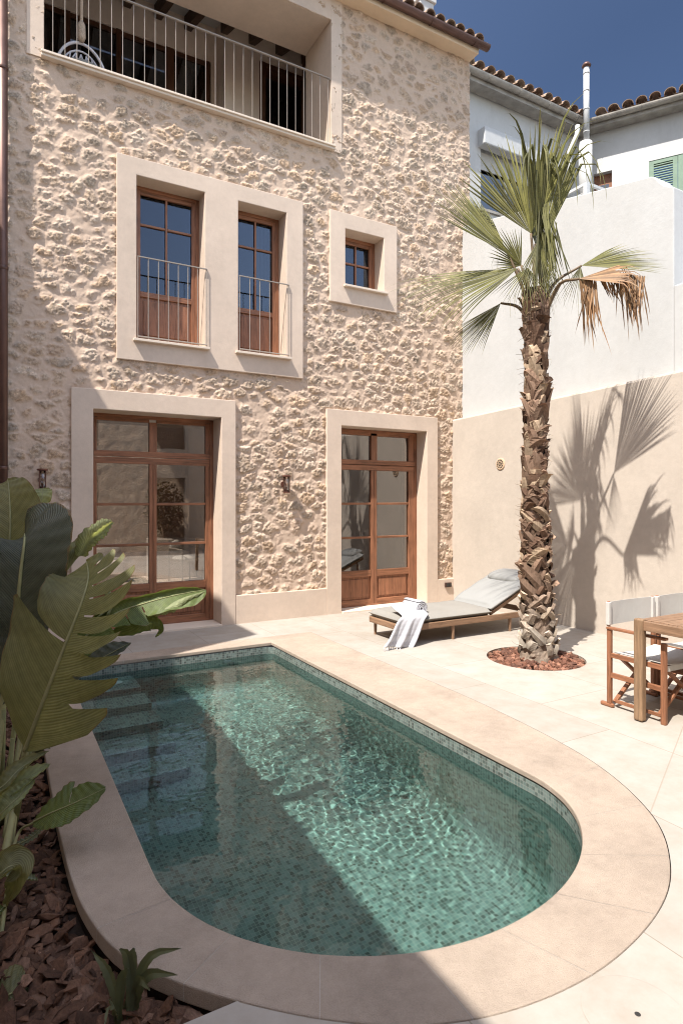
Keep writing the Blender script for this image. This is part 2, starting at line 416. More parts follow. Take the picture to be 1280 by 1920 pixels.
# far edge of the coping
OUT_FULL = OUT + [(x, 6.5) for x in np.linspace(3.0, .5, 8)]
def nearest_param(loop):   # cumulative length
    d = [0]
    for a, b in zip(loop, loop[1:]): d.append(d[-1]+math.hypot(a[0]-b[0], a[1]-b[1]))
    return d
BED_Z = -.085
def fill(name, loops, z, mat, kind=None):
    bm = bmesh.new(); edges = []
    for lp in loops:
        vs = [bm.verts.new((p[0], p[1], z)) for p in lp]
        edges += [bm.edges.new((vs[i], vs[(i+1) % len(vs)])) for i in range(len(vs))]
    bmesh.ops.triangle_fill(bm, use_beauty=True, use_dissolve=False, edges=edges, normal=(0, 0, 1))
    for f in bm.faces:
        if f.normal.z < 0: f.normal_flip()
    me = bpy.data.meshes.new(name); bm.to_mesh(me); bm.free(); me.materials.append(M[mat])
    o = bpy.data.objects.new(name, me); col.objects.link(o)
    if kind: tag(o, kind=kind)
    return o
PALM = (4.66, 4.33)
ring = [(PALM[0]+.47*math.cos(a), PALM[1]+.47*math.sin(a)) for a in np.linspace(0, 2*math.pi, 64, endpoint=False)]
i0 = next(i for i, p in enumerate(OUT) if p[1] < 1.81)
cut = [(-1.19, 1.81), (OUT[i0][0]-.004, 1.81)] + OUT[i0:] + [(x, 6.5) for x in np.linspace(3.0, .5, 8)] + [(.27, 6.5), (-1.19, 6.5)]
fill('patio_paving', [[(-1.25, -4.2), (6.6, -4.2), (6.6, 7.55), (-1.25, 7.55)], cut, ring], 0.0, 'paving', 'structure')
# kerb faces of the paving towards the bed and the palm pit
kb = MB(); kb.box(-1.19, OUT[i0][0]-.01, 1.795, 1.806, -.4, -.004); kb.box(-1.19, .27, 6.502, 6.515, -.4, -.004)
tag(kb.build('bed_kerb', 'coping'), kind='structure')
pk = MB(); pk.lathe((*PALM, 0), [(.485, -.2), (.472, -.2), (.472, -.003), (.485, -.003)], 48, cap=False); tag(pk.build('pit_kerb', 'coping'), kind='structure')
ob = [q for q in OUT if q[1] > 1.81 and q[0] < 1.5 and q[1] < 6.45]
fill('planting_bed', [[(-1.19, 1.80), (.62, 1.80)] + [(q[0]+.02, q[1]) for q in ob[::-1]] + [(.29, 6.5), (-1.19, 6.5)]], BED_Z-.03, 'soil', 'structure')
rs_ = MB(); rs_.lathe((*PALM, 0), [(.47, -.2), (.47, -.06)], 32); tag(rs_.build('palm_pit', 'red_soil'), kind='structure')

# ================================================================ SWIMMING POOL
pool = thing('swimming_pool', 'small stadium shaped pool lined with green glass mosaic, round end towards the viewer', 'swimming pool')
WZ = -.11; FZ = -1.15
lin = MB(); n = len(INN); d = nearest_param(INN+[INN[0]])
cen = np.array([1.61, 3.9])
def inset(k, s):
    a = np.array(INN[k-1]); b = np.array(INN[(k+1) % n]); t = b-a; t /= np.linalg.norm(t); nn = np.array([-t[1], t[0]])
    p = np.array(INN[k])
    return p+nn*s
rc = .22; prof = [(0, -.04), (0, -.3), (0, FZ+rc)] + [(rc*(1-math.cos(a)), FZ+rc-rc*math.sin(a)) for a in np.linspace(.2, math.pi/2, 7)]
vl = [0]
for a, b in zip(prof, prof[1:]): vl.append(vl[-1]+math.hypot(a[0]-b[0], a[1]-b[1]))
vs = []
for (s_, z) in prof:
    for k in range(n):
        q = inset(k, s_); vs.append((q[0], q[1], z))
fs = []; uvs = []
for i in range(len(prof)-1):
    for k in range(n):
        k2 = (k+1) % n
        fs.append((i*n+k, (i+1)*n+k, (i+1)*n+k2, i*n+k2)); uvs.append(((d[k], -vl[i]), (d[k], -vl[i+1]), (d[k+1], -vl[i+1]), (d[k+1], -vl[i])))
lin.add(vs, fs, 0, uvs)
bot = [(len(prof)-1)*n+k for k in range(n)]
lin.f.append(tuple(bot)); lin.m.append(0); lin.uv[len(lin.f)-1] = [(vs[k][0], vs[k][1]) for k in bot]
lining = lin.build('tile_lining', 'tile', pool, smooth=False, recalc=False)
st = MB()
for k in range(5):
    y0 = 6.2-.42 - .30*k
    z1 = -.24 - .18*k
    st.box(.575, 1.17+.03*k, y0 if k == 0 else 6.2-.42-.30*k, 6.215 if k == 0 else 6.2-.42-.30*(k-1)-.001, FZ+.01, z1)
steps = st.build('entry_steps', 'tile', pool, bevel=.012)
# coping slabs as a ring of quads with narrow pale joints
cop = MB(); seq = 168
INNo = INN[1:]+INN[:1]
ia = 0
def resample(loop, n, closed):
    L = np.array(loop); 
    if closed: L = np.vstack([L, L[:1]])
    dd = np.r_[0, np.cumsum(np.hypot(*np.diff(L, axis=0).T))]
    return np.array([[np.interp(t, dd, L[:, 0]), np.interp(t, dd, L[:, 1])] for t in np.linspace(0, dd[-1], n, endpoint=not closed)])
# sections: left side, round end, right side, far side -> matched in pairs
def sect(inner, outer, nseg, joints, out):
    a = resample(inner, nseg+1, False); b = resample(outer, nseg+1, False)
    hw = .0016/max(.3, float(np.sum(np.hypot(*np.diff(b, axis=0).T))))
    ts = [0.0]
    for j in range(joints):
        c = (j+.5)/joints
        ts += [c-hw, c+hw]
    base = np.linspace(0, 1, nseg+1)
    allt = sorted(set(list(base)+ts[1:]))
    for t0, t1 in zip(allt, allt[1:]):
        isj = any(abs((t0+t1)/2-(j+.5)/joints) < hw*.9 for j in range(joints))
        out.append((t0, t1, a, b, isj))
def at(arr, t):
    u = t*(len(arr)-1); i = min(int(u), len(arr)-2); f = u-i
    return arr[i]*(1-f)+arr[i+1]*f
nl = next(i for i, p in enumerate(INN) if p[1] < 2.6)
nr = max(i for i, p in enumerate(INN) if p[1] < 2.6)
nf = max(i for i, p in enumerate(INN) if p[0] > 2.62)
ol = next(i for i, p in enumerate(OUT) if p[1] < 2.6); orr = max(i for i, p in enumerate(OUT) if p[1] < 2.6)
quads = []
sect([(.57, 6.22)]+INN[0:nl+1], OUT[:ol+1], 30, 4, quads)
sect(INN[nl:nr+1], OUT[ol:orr+1], 70, 9, quads)
sect(INN[nr:nf+1]+[(2.65, 6.22)], OUT[orr:], 30, 3, quads)
sect([(2.65, 6.22)]+[(x, 6.22) for x in np.linspace(2.4, .8, 6)]+[(.57, 6.22)], [(3.26, 6.5), (.27, 6.5)], 16, 2, quads)
for (t0, t1, a, b, isj) in quads:
    p0, p1, q0, q1 = at(a, t0), at(a, t1), at(b, t0), at(b, t1)
    def off(p, q, e): 
        u = (p-q)/np.linalg.norm(p-q); return p+u*e
    i0_, i1_ = off(p0, q0, .006), off(p1, q1, .006); o0, o1 = off(q0, p0, -.003), off(q1, p1, -.003)
    zt = .003 if not isj else .0022
    m = 1 if isj else 0
    cop.add([(i0_[0], i0_[1], zt), (i1_[0], i1_[1], zt), (o1[0], o1[1], zt), (o0[0], o0[1], zt),
             (i0_[0], i0_[1], -.032), (i1_[0], i1_[1], -.032), (o1[0], o1[1], -.06), (o0[0], o0[1], -.06)],
            [(0, 3, 2, 1), (0, 1, 5, 4), (3, 7, 6, 2), (4, 5, 6, 7)], m)
uw = MB(); us_ = [(q[0]+.012*(1 if q[0] < 1.6 else -1), q[1]+.012) for q in OUT]
uw.add([(q[0], q[1], z) for z in (-.06, -.4) for q in us_], [(i, i+1, len(us_)+i+1, len(us_)+i) for i in range(len(us_)-1)]); uw.build('pool_curb', 'soil', pool, recalc=False)
coping = cop.build('coping', ['coping', 'grout'], pool, recalc=False)
bb = bmesh.new(); bb.from_mesh(coping.data); bmesh.ops.remove_doubles(bb, verts=bb.verts, dist=.0008); bmesh.ops.recalc_face_normals(bb, faces=bb.faces); bb.to_mesh(coping.data); bb.free()
bv = coping.modifiers.new('edge', 'BEVEL'); bv.width = .006; bv.segments = 2; bv.limit_method = 'ANGLE'; bv.angle_limit = R(50)
i1 = MB(); i1.lathe((1.0, 6.02, -.238), [(.045, 0), (.05, .004), (.05, .012), (.03, .018), (.012, .018)], 20); i1.build('step_light', 'pvc', pool, smooth=True)
i2 = MB(); i2.lathe((2.13, 6.2, -.2), [(.045, 0), (.05, -.004), (.05, -.012), (.03, -.016), (.012, -.016)], 20, axis='y'); i2.build('water_inlet', 'pvc', pool, smooth=True)

# water sheet with real ripples
def water():
    ny, nx = 520, 230
    ys = 1.66+(6.215-1.66)*(np.linspace(0, 1, ny)**.97)
    L = np.array(INN)
    V = []
    left = [(p[1], p[0]) for p in INN if p[0] <= 1.61 and p[1] < 6.0]; right = [(p[1], p[0]) for p in INN if p[0] >= 1.61 and p[1] < 6.0]
    left.sort(); right.sort()
    xl = np.interp(ys, [a for a, b in left], [b for a, b in left]); xr = np.interp(ys, [a for a, b in right], [b for a, b in right])
    U = np.linspace(0, 1, nx)
    X = xl[:, None]*(1-U)+xr[:, None]*U; Y = np.repeat(ys[:, None], nx, 1)
    amp = .07+.46*np.exp(-(((X-1.95)/.75)**2+((Y-4.2)/1.15)**2))
    r = np.random.default_rng(3); Z = np.zeros_like(X)
    for k in range(46):
        lam = .04*2.1**r.random()*(1 if k < 37 else 2.8); th = r.normal(2.2, .9); ph = r.random()*6.28
        kx, ky = math.cos(th)*6.283/lam, math.sin(th)*6.283/lam
        Z += .0016*lam/.2*np.sin(kx*X+ky*Y+ph+1.3*np.sin(X*2.1+k)+1.1*np.sin(Y*1.7+2*k))*.33
    # small rings spreading from a return nozzle
    rr = np.hypot(X-2.0, Y-3.6); Z += .0006*np.sin(rr*48)*np.exp(-rr/.7)
    Z = WZ+Z*amp
    V = np.stack([X, Y, Z], -1).reshape(-1, 3)
    idx = np.arange(ny*nx).reshape(ny, nx)
    F = np.stack([idx[:-1, :-1], idx[:-1, 1:], idx[1:, 1:], idx[1:, :-1]], -1).reshape(-1, 4)
    return V, F
def water_mat():
    t = NT('pool_water'); rf = t.n('ShaderNodeBsdfRefraction'); rf.inputs['IOR'].default_value = 1.33; rf.inputs['Roughness'].default_value = 0
    rf.inputs[0].default_value = (.775, 1.0, .97, 1)
    gl = t.n('ShaderNodeBsdfGlossy'); gl.inputs['Roughness'].default_value = 0; gl.inputs[0].default_value = (1, 1, 1, 1)
    fr = t.n('ShaderNodeFresnel'); fr.inputs[0].default_value = 1.33
    mx = t.n('ShaderNodeMixShader'); t.l(fr.outputs[0], mx.inputs[0]); t.l(rf.outputs[0], mx.inputs[1]); t.l(gl.outputs[0], mx.inputs[2])
    return t.done(mx.outputs[0])
M['water'] = water_mat()
V, F = water()
wat = tag(big_mesh('water', V, F, 'water'), kind='structure')
wat.cycles.is_caustics_caster = True
sd.cycles.is_caustics_light = True
lining.cycles.is_caustics_receiver = True; steps.cycles.is_caustics_receiver = True

# ================================================================ STONE HOUSE
house = thing('stone_house', 'three storey house of rubble stone with pale plaster surrounds, timber doors and a tiled eave', 'house')
FY = 7.37                                           # face of the plaster surrounds
def stone_wall():
    x0, x1, z0, z1 = -.42, 6.52, .30, 8.48; dx = .0098
    nx = int((x1-x0)/dx)+1; nz = int((z1-z0)/dx)+1
    xs = np.linspace(x0, x1, nx); zs = np.linspace(z0, z1, nz); X, Z = np.meshgrid(xs, zs)
    # warped stone lattice
    Xw = X+.075*(fbm(X*4.2, Z*4.2, 11, 4, .6)-.5)*2; Zw = Z+.06*(fbm(X*4.2+9, Z*4.2+4, 21, 4, .6)-.5)*2
    sx, sz = .205, .142
    r = np.random.default_rng(5); H = 96
    jx = (r.random((H, H))-.5)*.85; jz = (r.random((H, H))-.5)*.75
    rad = .66+.55*r.random((H, H)); pres = r.random((H, H)); hgt = .35+.85*r.random((H, H))
    tilt = r.normal(0, .22, (H, H)); tiltz = r.normal(0, .22, (H, H)); asp = r.normal(0, .35, (H, H))
    hue = r.random((H, H)); val = r.random((H, H))
    gx = Xw/sx; gz = Zw/sz; ix = np.floor(gx).astype(int); iz = np.floor(gz).astype(int)
    F1 = np.full(X.shape, 9.); F2 = np.full(X.shape, 9.); A = np.zeros(X.shape, int); B = np.zeros(X.shape, int)
    DX = np.zeros(X.shape); DZ = np.zeros(X.shape)
    for a in (-2, -1, 0, 1, 2):
        for b in (-2, -1, 0, 1, 2):
            ca, cb = (ix+a) % H, (iz+b) % H
            shift = .5*((iz+b) % 2)
            px = ix+a+.5+jx[ca, cb]+shift-.25; pz = iz+b+.5+jz[ca, cb]
            ddx = (gx-px); ddz = (gz-pz); t = asp[ca, cb]
            ex = ddx*1.0+ddz*t*.6; ez = ddz*1.04-ddx*t*.3
            dd = (np.abs(ex)**2.4+np.abs(ez)**2.4)**(1/2.4)/rad[ca, cb]
            c = dd < F1
            F2 = np.where(c, F1, np.minimum(F2, dd))
            A = np.where(c, ca, A); B = np.where(c, cb, B); DX = np.where(c, ddx, DX); DZ = np.where(c, ddz, DZ); F1 = np.where(c, dd, F1)
    pr = pres[A, B]; hg = hgt[A, B]
    n1 = fbm(X*26, Z*26, 31, 4, .6); n2 = fbm(X*9, Z*9, 41, 3)
    edge = np.minimum(F2-F1, (.80-F1)*1.4)+(n1-.5)*.62
    thr = np.where(pr < .12, .55, .06+.15*pr)
    mask = np.clip((edge-thr)/.26, 0, 1); mask = mask*mask*(3-2*mask)
    dome = np.clip((edge-thr)/.5, 0, 1)**.6
    rough = fbm(X*38, Z*38, 51, 4, .72)-.5; pits = np.clip(fbm(X*30+5, Z*30, 61, 3, .7)-.52, 0, 1)
    facet = DX*tilt[A, B]+DZ*tiltz[A, B]
    mort = .009*(n2-.5)+.010*(fbm(X*2.2, Z*2.2, 71, 3)-.5)+.009*(fbm(X*20, Z*13, 81, 4, .65)-.5)
    stone = .003+.011*hg*dome+.020*facet*hg*dome+.032*rough-.034*pits
    # mortar is drawn up around every stone
    lip = np.clip((edge-thr+.35)/.35, 0, 1)**2*.006
    hh = mort+lip+mask*stone
    # flatten towards the bare edges of the loggia and the corner
    Y = 7.414-hh
    # colour: mortar, and stones of several kinds
    mc = np.array([.575, .462, .372]); C = np.empty(X.shape+(4,))
    hu = hue[A, B]; va = val[A, B]
    kinds = np.array([[.45, .385, .32], [.52, .445, .37], [.39, .35, .30], [.53, .44, .355], [.53, .405, .295], [.57, .505, .435], [.47, .38, .31]])
    kk = (kinds[np.minimum((hu*7).astype(int), 6)]*.68+np.array([.545, .43, .335])*.32)*(.84+.30*va)[..., None]
    mm = (mc*(1+.16*(fbm(X*3, Z*3, 91, 4)-.5)[..., None]+.10*(n1-.5)[..., None]))
    mott = 1+.95*(fbm(X*32, Z*32, 95, 4, .7)-.5)
    rust = np.clip(fbm(X*11, Z*11, 97, 3)-.56, 0, 1)[..., None]*2.2
    sc = kk*mott[..., None]; sc = sc*(1-rust)+np.array([.52, .38, .25])*rust
    ms = (mask*np.where(pr < .16, .7, 1))[..., None]
    C[..., :3] = (mm*(1-ms)+sc*ms)*np.array([.95, .905, .87]); C[..., 3] = mask
    V = np.stack([X, Y, Z], -1).reshape(-1, 3)
    idx = np.arange(nx*nz).reshape(nz, nx)
    xc = (X[:-1, :-1]+X[1:, 1:])/2; zc = (Z[:-1, :-1]+Z[1:, 1:])/2
    hole = np.zeros(xc.shape, bool)
    for (a, b, c, d_) in ((.78, 2.61, -1, 2.78), (3.99, 5.82, -1, 2.78), (1.26, 3.55, 3.23, 5.51), (4.04, 5.07, 4.34, 5.52), (.47, 4.03, 6.41, 8.18)):
        hole |= (xc > a) & (xc < b) & (zc > c) & (zc < d_)
    F = np.stack([idx[:-1, :-1], idx[:-1, 1:], idx[1:, 1:], idx[1:, :-1]], -1)[~hole]
    return V, F, C.reshape(-1, 4)
def stone_mat():
    t = NT('rubble_stone'); a = t.n('ShaderNodeVertexColor'); a.layer_name = 'tint'
    o = t.coord(); f = t.noise(o, 120, 4, .75); g = t.noise(o, 45, 4, .7)
    cc = t.mix(1.0, a.outputs['Color'], t.ramp(f, [(.3, (.88, .87, .86)), (.7, (1.10, 1.10, 1.09))]), 'MULTIPLY')
    k2 = t.noise(o, 60, 5, .8); sp_ = t.ramp(k2, [(.36, (.56, .53, .50)), (.46, (.88, .86, .83)), (.6, (1.09, 1.07, 1.04))])
    cc = t.mix(t.math('MULTIPLY', a.outputs['Alpha'], .85), cc, t.mix(1.0, cc, sp_, 'MULTIPLY'))
    st = t.math('MULTIPLY_ADD', a.outputs['Alpha'], .6, .25)
    h = t.math('MULTIPLY', t.math('ADD', f, g), st)
    return t.done(t.bsdf(cc, .95, .12, t.bump(h, .45, .009)))
M['stone'] = stone_mat()
V, F, C = stone_wall(); sw = big_mesh('rubble_wall', V, F, 'stone', house, True, C)
def plain_tint(name):
    t = NT(name); o = t.coord(); a = t.noise(o, 5, 5, .7); b = t.noise(o, 30, 4, .7)
    cc = t.ramp(a, [(.35, (.52, .41, .32)), (.65, (.47, .41, .34))]); return t.done(t.bsdf(cc, .95, .1, t.bump(t.math('ADD', a, b), .9, .03)))
M['stone_plain'] = plain_tint('plain_rubble')
# masonry core: side wall, rear wall and the left extension beyond the detailed face
b = MB(); b.box(-1.3, -.42, 7.40, 7.9, -.2, 8.48); b.build('side_wall', 'stone_plain', house)
b = MB(); b.box(6.10, 6.50, 7.46, 10.2, -.2, 8.50); b.build('side_wall', 'stone_plain', house)
b = MB()
b.plate([-1.28, .95, 2.46, 4.17, 5.66, 6.1], [-.1, 0.0, 2.61, 3.40], {(1, 1), (3, 1)}, 7.70, 7.84, m=0)
b.plate([-1.28, 1.43, 2.26, 2.67, 3.36, 4.23, 4.89, 6.1], [3.401, 3.42, 4.54, 5.36, 6.40], {(1, 1), (1, 2), (1, 3), (3, 1), (3, 2), (3, 3), (5, 2)} | {(1, 1), (3, 1)}, 7.70, 7.84, m=0)
b.build('inner_leaf', 'interior', house)

# plaster surrounds with their reveals
def surround(xs, zs, holes, name='surround', back=7.705):
    b = MB(); b.plate(xs, zs, holes, FY, back); return b.build(name, 'plaster', house, bevel=.007)
surround([.74, .97, 2.46, 2.65], [-.05, .004, 2.595, 2.82], {(1, 1)})
surround([3.95, 4.18, 5.65, 5.86], [-.05, .004, 2.60, 2.82], {(1, 1)}, back=7.63)
surround([1.22, 1.44, 2.25, 2.68, 3.345, 3.59], [3.19, 3.435, 5.352, 5.556], {(1, 1), (3, 1)}, back=7.63)
surround([4.0, 4.24, 4.88, 5.11], [4.30, 4.552, 5.345, 5.56], {(1, 1)}, back=7.63)
for (a, c) in ((-1.2, .738), (2.652, 3.948), (5.862, 6.2)):
    b = MB(); b.box(a, c, FY+.002, 7.44, -.05, .36); b.build('plinth', 'plaster', house, bevel=.006)
for (a, c, yb) in ((.972, 2.458, 7.70), (4.182, 5.648, 7.62)):
    b = MB(); b.box(a, c, 7.33, yb, -.03, .022); b.build('threshold', 'sill', house, bevel=.004)
for (a, c, z) in ((1.40, 2.30, 3.435), (2.64, 3.40, 3.44), (4.21, 4.93, 4.552)):
    b = MB(); b.box(a, c, 7.315, FY+.004, z-.022, z+.006); b.box(max(a, {1.40: 1.442, 2.64: 2.682, 4.21: 4.242}[a]), {1.40: 2.248, 2.64: 3.343, 4.21: 4.878}[a], FY+.004, 7.625, z-.018, z+.006)
    b.build('window_sill', 'sill', house, bevel=.003)

# timber joinery
def joinery(name, x0, x1, z0, z1, yf, panes, rails, panels, split, handle=None, thick=.075, muntins=()):
    """frame round x0..x1,z0..z1; panes = list of glass rectangles; panels = raised timber panels"""
    fr = MB()
    def rect_frame(a, b_, c, d_, w_, yf, yb, top=None, botm=None):
        top = top or w_; botm = w_ if botm is None else botm
        fr.box(a, a+w_, yf, yb, c, d_, 0); fr.box(b_-w_, b_, yf, yb, c, d_, 0)
        fr.box(a+w_, b_-w_, yf, yb, d_-top, d_, 1)
        if botm: fr.box(a+w_, b_-w_, yf, yb, c, c+botm, 1)
    rect_frame(x0, x1, z0, z1, .05, yf, yf+thick, .045, .02)
    for (a, b_, c, d_, m, dy) in rails: fr.box(a, b_, yf+dy, yf+thick-.012, c, d_, m)
    root = fr.build(name, ['wood_v', 'wood_h'], house, bevel=.004)
    for (a, b_, c, d_) in panes:
        gm = MB(); gm.box(a-.004, b_+.004, yf+.036, yf+.042, c-.004, d_+.004); gm.build('pane', 'glass_up' if z0 > 3 else 'glass', root)
    for (a, b_, c, d_) in panels:
        pm = MB(); pm.box(a-.002, b_+.002, yf+.034, yf+.05, c-.002, d_+.002); pm.box(a+.035, b_-.035, yf+.022, yf+.036, c+.035, d_-.035)
        pm.build('panel', 'wood_v', root, bevel=.008)
    for (a, b_, c, d_, m) in muntins:
        pm = MB(); pm.box(a, b_, yf+.014, yf+.06, c, d_); pm.build('glazing_bar', 'wood_v' if m == 0 else 'wood_h', root, bevel=.004)
    if handle:
        hm = MB(); x, z = handle; hm.box(x-.014, x+.014, yf+.002, yf+.008, z-.09, z+.09); hm.tube([(x, yf+.008, z), (x, yf-.035, z), (x+.09, yf-.04, z)], .008); hm.build('handle', 'black', root)
    return root
def french_door(x0, x1, pl, pr, y0, first):
    (a, b_), (c, d_) = pl, pr; mid = (b_+c)/2
    rails = [(x0+.05, x1-.05, 2.088, 2.157, 1, -.004), (x0+.05, x1-.05, 2.006, 2.082, 1, .004),            # transom and leaf heads
             (b_, mid-.002, .022, 2.006, 0, .006), (mid+.002, c, .022, 2.006, 0, .006), (b_, c, 2.157, 2.52, 0, .0),
             (x0+.05, a, .022, 2.006, 0, .006), (d_, x1-.05, .022, 2.006, 0, .006),
             (x0+.05, a, 2.157, 2.55, 0, .008), (d_, x1-.05, 2.157, 2.55, 0, .008)]
    for (p, q) in (pl, pr):
        rails += [(p, q, .445, .54, 1, .008), (p, q, .022, .115, 1, .008), (p, q, 2.515, 2.56, 1, .008)]
    panes = [(p, q, z0, z1) for (p, q) in (pl, pr) for (z0, z1) in ((.54, 2.006), (2.157, 2.515))]
    munt = [(p, q, z-.016, z+.016, 1) for (p, q) in (pl, pr) for z in (1.02, 1.516)]
    panels = [(p, q, .115, .445) for (p, q) in (pl, pr)]
    return joinery('french_door', x0, x1, .022, 2.598, y0, panes, rails, panels, mid, None, muntins=munt)
french_door(.968, 2.462, (1.05, 1.655), (1.745, 2.36), 7.695, True)
french_door(4.178, 5.652, (4.265, 4.822), (4.925, 5.50), 7.62, False)
def casement(x0, x1, z0, z1, zg, zm, panel, name):
    mid = (x0+x1)/2; s_ = .048
    rails = [(x0+.05, x0+.05+s_, z0+.02, z1-.045, 0, .008), (x1-.05-s_, x1-.05, z0+.02, z1-.045, 0, .008),
             (x0+.05+s_, x1-.05-s_, z1-.045-s_, z1-.045, 1, .01), (x0+.05+s_, x1-.05-s_, zg-.065, zg, 1, .01)]
    a, b_ = x0+.05+s_, x1-.05-s_
    if panel: rails += [(a, b_, z0+.02, z0+.09, 1, .01)]
    zt = z1-.045-s_
    munt = [(mid-.013, mid+.013, zg, zt, 0), (a, mid-.014, zm-.013, zm+.013, 1), (mid+.014, b_, zm-.013, zm+.013, 1)]
    return joinery(name, x0, x1, z0, z1, 7.615, [(a, b_, zg, zt)], rails, [(a, b_, z0+.09, zg-.065)] if panel else [], mid, None, muntins=munt)
casement(1.436, 2.254, 3.442, 5.352, 4.09, 4.90, True, 'balcony_window')
casement(2.676, 3.349, 3.446, 5.352, 4.09, 4.90, True, 'balcony_window')
casement(4.236, 4.884, 4.558, 5.345, 4.64, 4.98, False, 'small_window')
# bar railings in front of the two tall windows
for (a, c, z0) in ((1.452, 2.27, 3.441), (2.692, 3.37, 3.446)):
    b = MB(); zt = 4.40; y = 7.352
    b.tube([(a, y, z0+.03), (c, y, z0+.03)], .008, 6); 
    b.bar((a-.005, y, zt), (c, y, zt), .016, .012)
    k = max(5, round((c-a)/.125))
    for i in range(k+1):
        x = a+(c-a)*i/k; b.tube([(x, y, z0+.0), (x, y, zt)], .0045, 6)
    b.tube([(c, y, zt), (c, 7.40, zt), (c, 7.66, zt)], .007, 6); b.tube([(c, y, z0+.03), (c, 7.5, z0+.03)], .007, 6)
    b.build('window_railing', 'rail', house)
# ---- loggia
b = MB()
b.box(4.03, 4.20, 7.396, 8.19, 6.38, 8.60)                                       # right reveal
b.box(.30, .47, 7.396, 8.19, 6.38, 8.60)
b.box(.472, 4.028, 7.392, 8.19, 8.182, 8.62)                                     # lintel soffit
b.build('loggia_reveal', 'plaster', house, bevel=.004)
b = MB(); b.box(.44, 4.06, 7.315, 7.52, 6.402, 6.428); b.box(.44, 4.06, 7.335, 7.50, 6.372, 6.4015); b.build('loggia_sill', 'sill', house, bevel=.004)
b = MB(); b.box(-.1, 5.2, 7.521, 9.9, 6.25, 6.40); b.build('loggia_floor', 'floor_int', house)
b = MB()
b.box(3.12, 3.70, 9.20, 9.40, 6.40, 9.6); b.box(4.62, 6.10, 9.20, 9.40, 6.40, 9.6); b.box(3.70, 4.62, 9.20, 9.40, 8.62, 9.6)
b.box(3.115, 3.30, 9.401, 9.75, 6.40, 9.6)
b.plate([-.2, .35, 3.03, 3.114], [6.40, 6.42, 8.62, 9.6], {(1, 1)}, 9.60, 9.78)
b.box(-.2, -.05, 8.2, 9.598, 6.4, 9.6); b.box(4.9, 5.1, 8.2, 9.198, 6.4, 9.6)
b.build('loggia_wall', 'plaster_dim', house)
b = MB(); sl = .36; b.add([(-.2, 8.192, 8.68), (5.1, 8.192, 8.68), (5.1, 10.0, 8.68+1.808*sl), (-.2, 10.0, 8.68+1.808*sl), (-.2, 8.192, 8.74), (5.1, 8.192, 8.74), (5.1, 10.0, 8.74+1.808*sl), (-.2, 10.0, 8.74+1.808*sl)],
                 [(0, 1, 2, 3), (4, 7, 6, 5), (0, 4, 5, 1), (1, 5, 6, 2), (2, 6, 7, 3), (3, 7, 4, 0)]); b.build('loggia_ceiling', 'white_old', house)
for k, x in enumerate(np.arange(.35, 5.0, .46)):
    ye = 9.595 if x < 3.05 else 9.195; zz = lambda y: 8.68+(y-8.192)*sl-.001
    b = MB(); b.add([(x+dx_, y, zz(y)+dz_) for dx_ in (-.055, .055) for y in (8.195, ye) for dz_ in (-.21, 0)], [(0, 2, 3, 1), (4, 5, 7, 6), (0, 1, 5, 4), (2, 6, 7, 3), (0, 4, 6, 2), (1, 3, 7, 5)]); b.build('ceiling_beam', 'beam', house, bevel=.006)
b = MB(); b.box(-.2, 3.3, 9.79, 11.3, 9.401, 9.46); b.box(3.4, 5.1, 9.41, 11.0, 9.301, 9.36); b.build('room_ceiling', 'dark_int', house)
fr = MB()
for x in (.38, .92, 1.62, 2.38, 2.98): fr.box(x-.035 if x != 2.38 else x-.06, x+.035 if x != 2.38 else x+.06, 9.60, 9.70, 6.40, 8.62, 0)
for z in (6.44, 7.72, 8.58): fr.box(.36, 3.0, 9.612, 9.69, z-.03, z+.03, 1)
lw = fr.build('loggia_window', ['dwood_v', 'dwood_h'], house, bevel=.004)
for (a, c) in ((.41, .89), (.95, 1.59), (1.65, 2.32), (2.44, 2.95)):
    q = MB(); q.box(a, c, 9.64, 9.646, 6.47, 8.55); q.build('pane', 'glass', lw)
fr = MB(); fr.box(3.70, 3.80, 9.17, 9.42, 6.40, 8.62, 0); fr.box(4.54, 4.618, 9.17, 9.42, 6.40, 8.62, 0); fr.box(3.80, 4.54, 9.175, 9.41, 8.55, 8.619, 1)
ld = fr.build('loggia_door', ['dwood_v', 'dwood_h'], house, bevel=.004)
lf = MB(); mt = Matrix.Translation((4.53, 9.2, 0)) @ Matrix.Rotation(R(62), 4, 'Z')
lf.box(-.62, 0, 0, .04, 6.42, 8.54, 0, mt); lf.build('door_leaf', 'dwood_v', ld, bevel=.004)
lf = MB(); lf.tube([(3.86, 9.14, 7.42), (3.97, 9.13, 7.42)], .01, 6); lf.tube([(3.84, 9.17, 7.42), (3.84, 9.13, 7.42), (3.86, 9.13, 7.42)], .01, 6); lf.build('handle', 'black', ld)
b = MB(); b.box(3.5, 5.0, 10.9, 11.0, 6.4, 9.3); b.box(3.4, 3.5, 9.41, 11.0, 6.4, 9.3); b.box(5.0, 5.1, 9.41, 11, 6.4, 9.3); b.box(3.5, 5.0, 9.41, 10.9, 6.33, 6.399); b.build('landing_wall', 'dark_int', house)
b = MB(); b.box(-.2, 3.3, 11.2, 11.3, 6.4, 9.3); b.box(-.2, -.05, 9.79, 11.2, 6.4, 9.3); b.box(3.2, 3.3, 9.79, 11.2, 6.4, 9.3); b.box(-.05, 3.2, 9.79, 11.2, 6.33, 6.399); b.build('upper_room', 'dark_int', house)
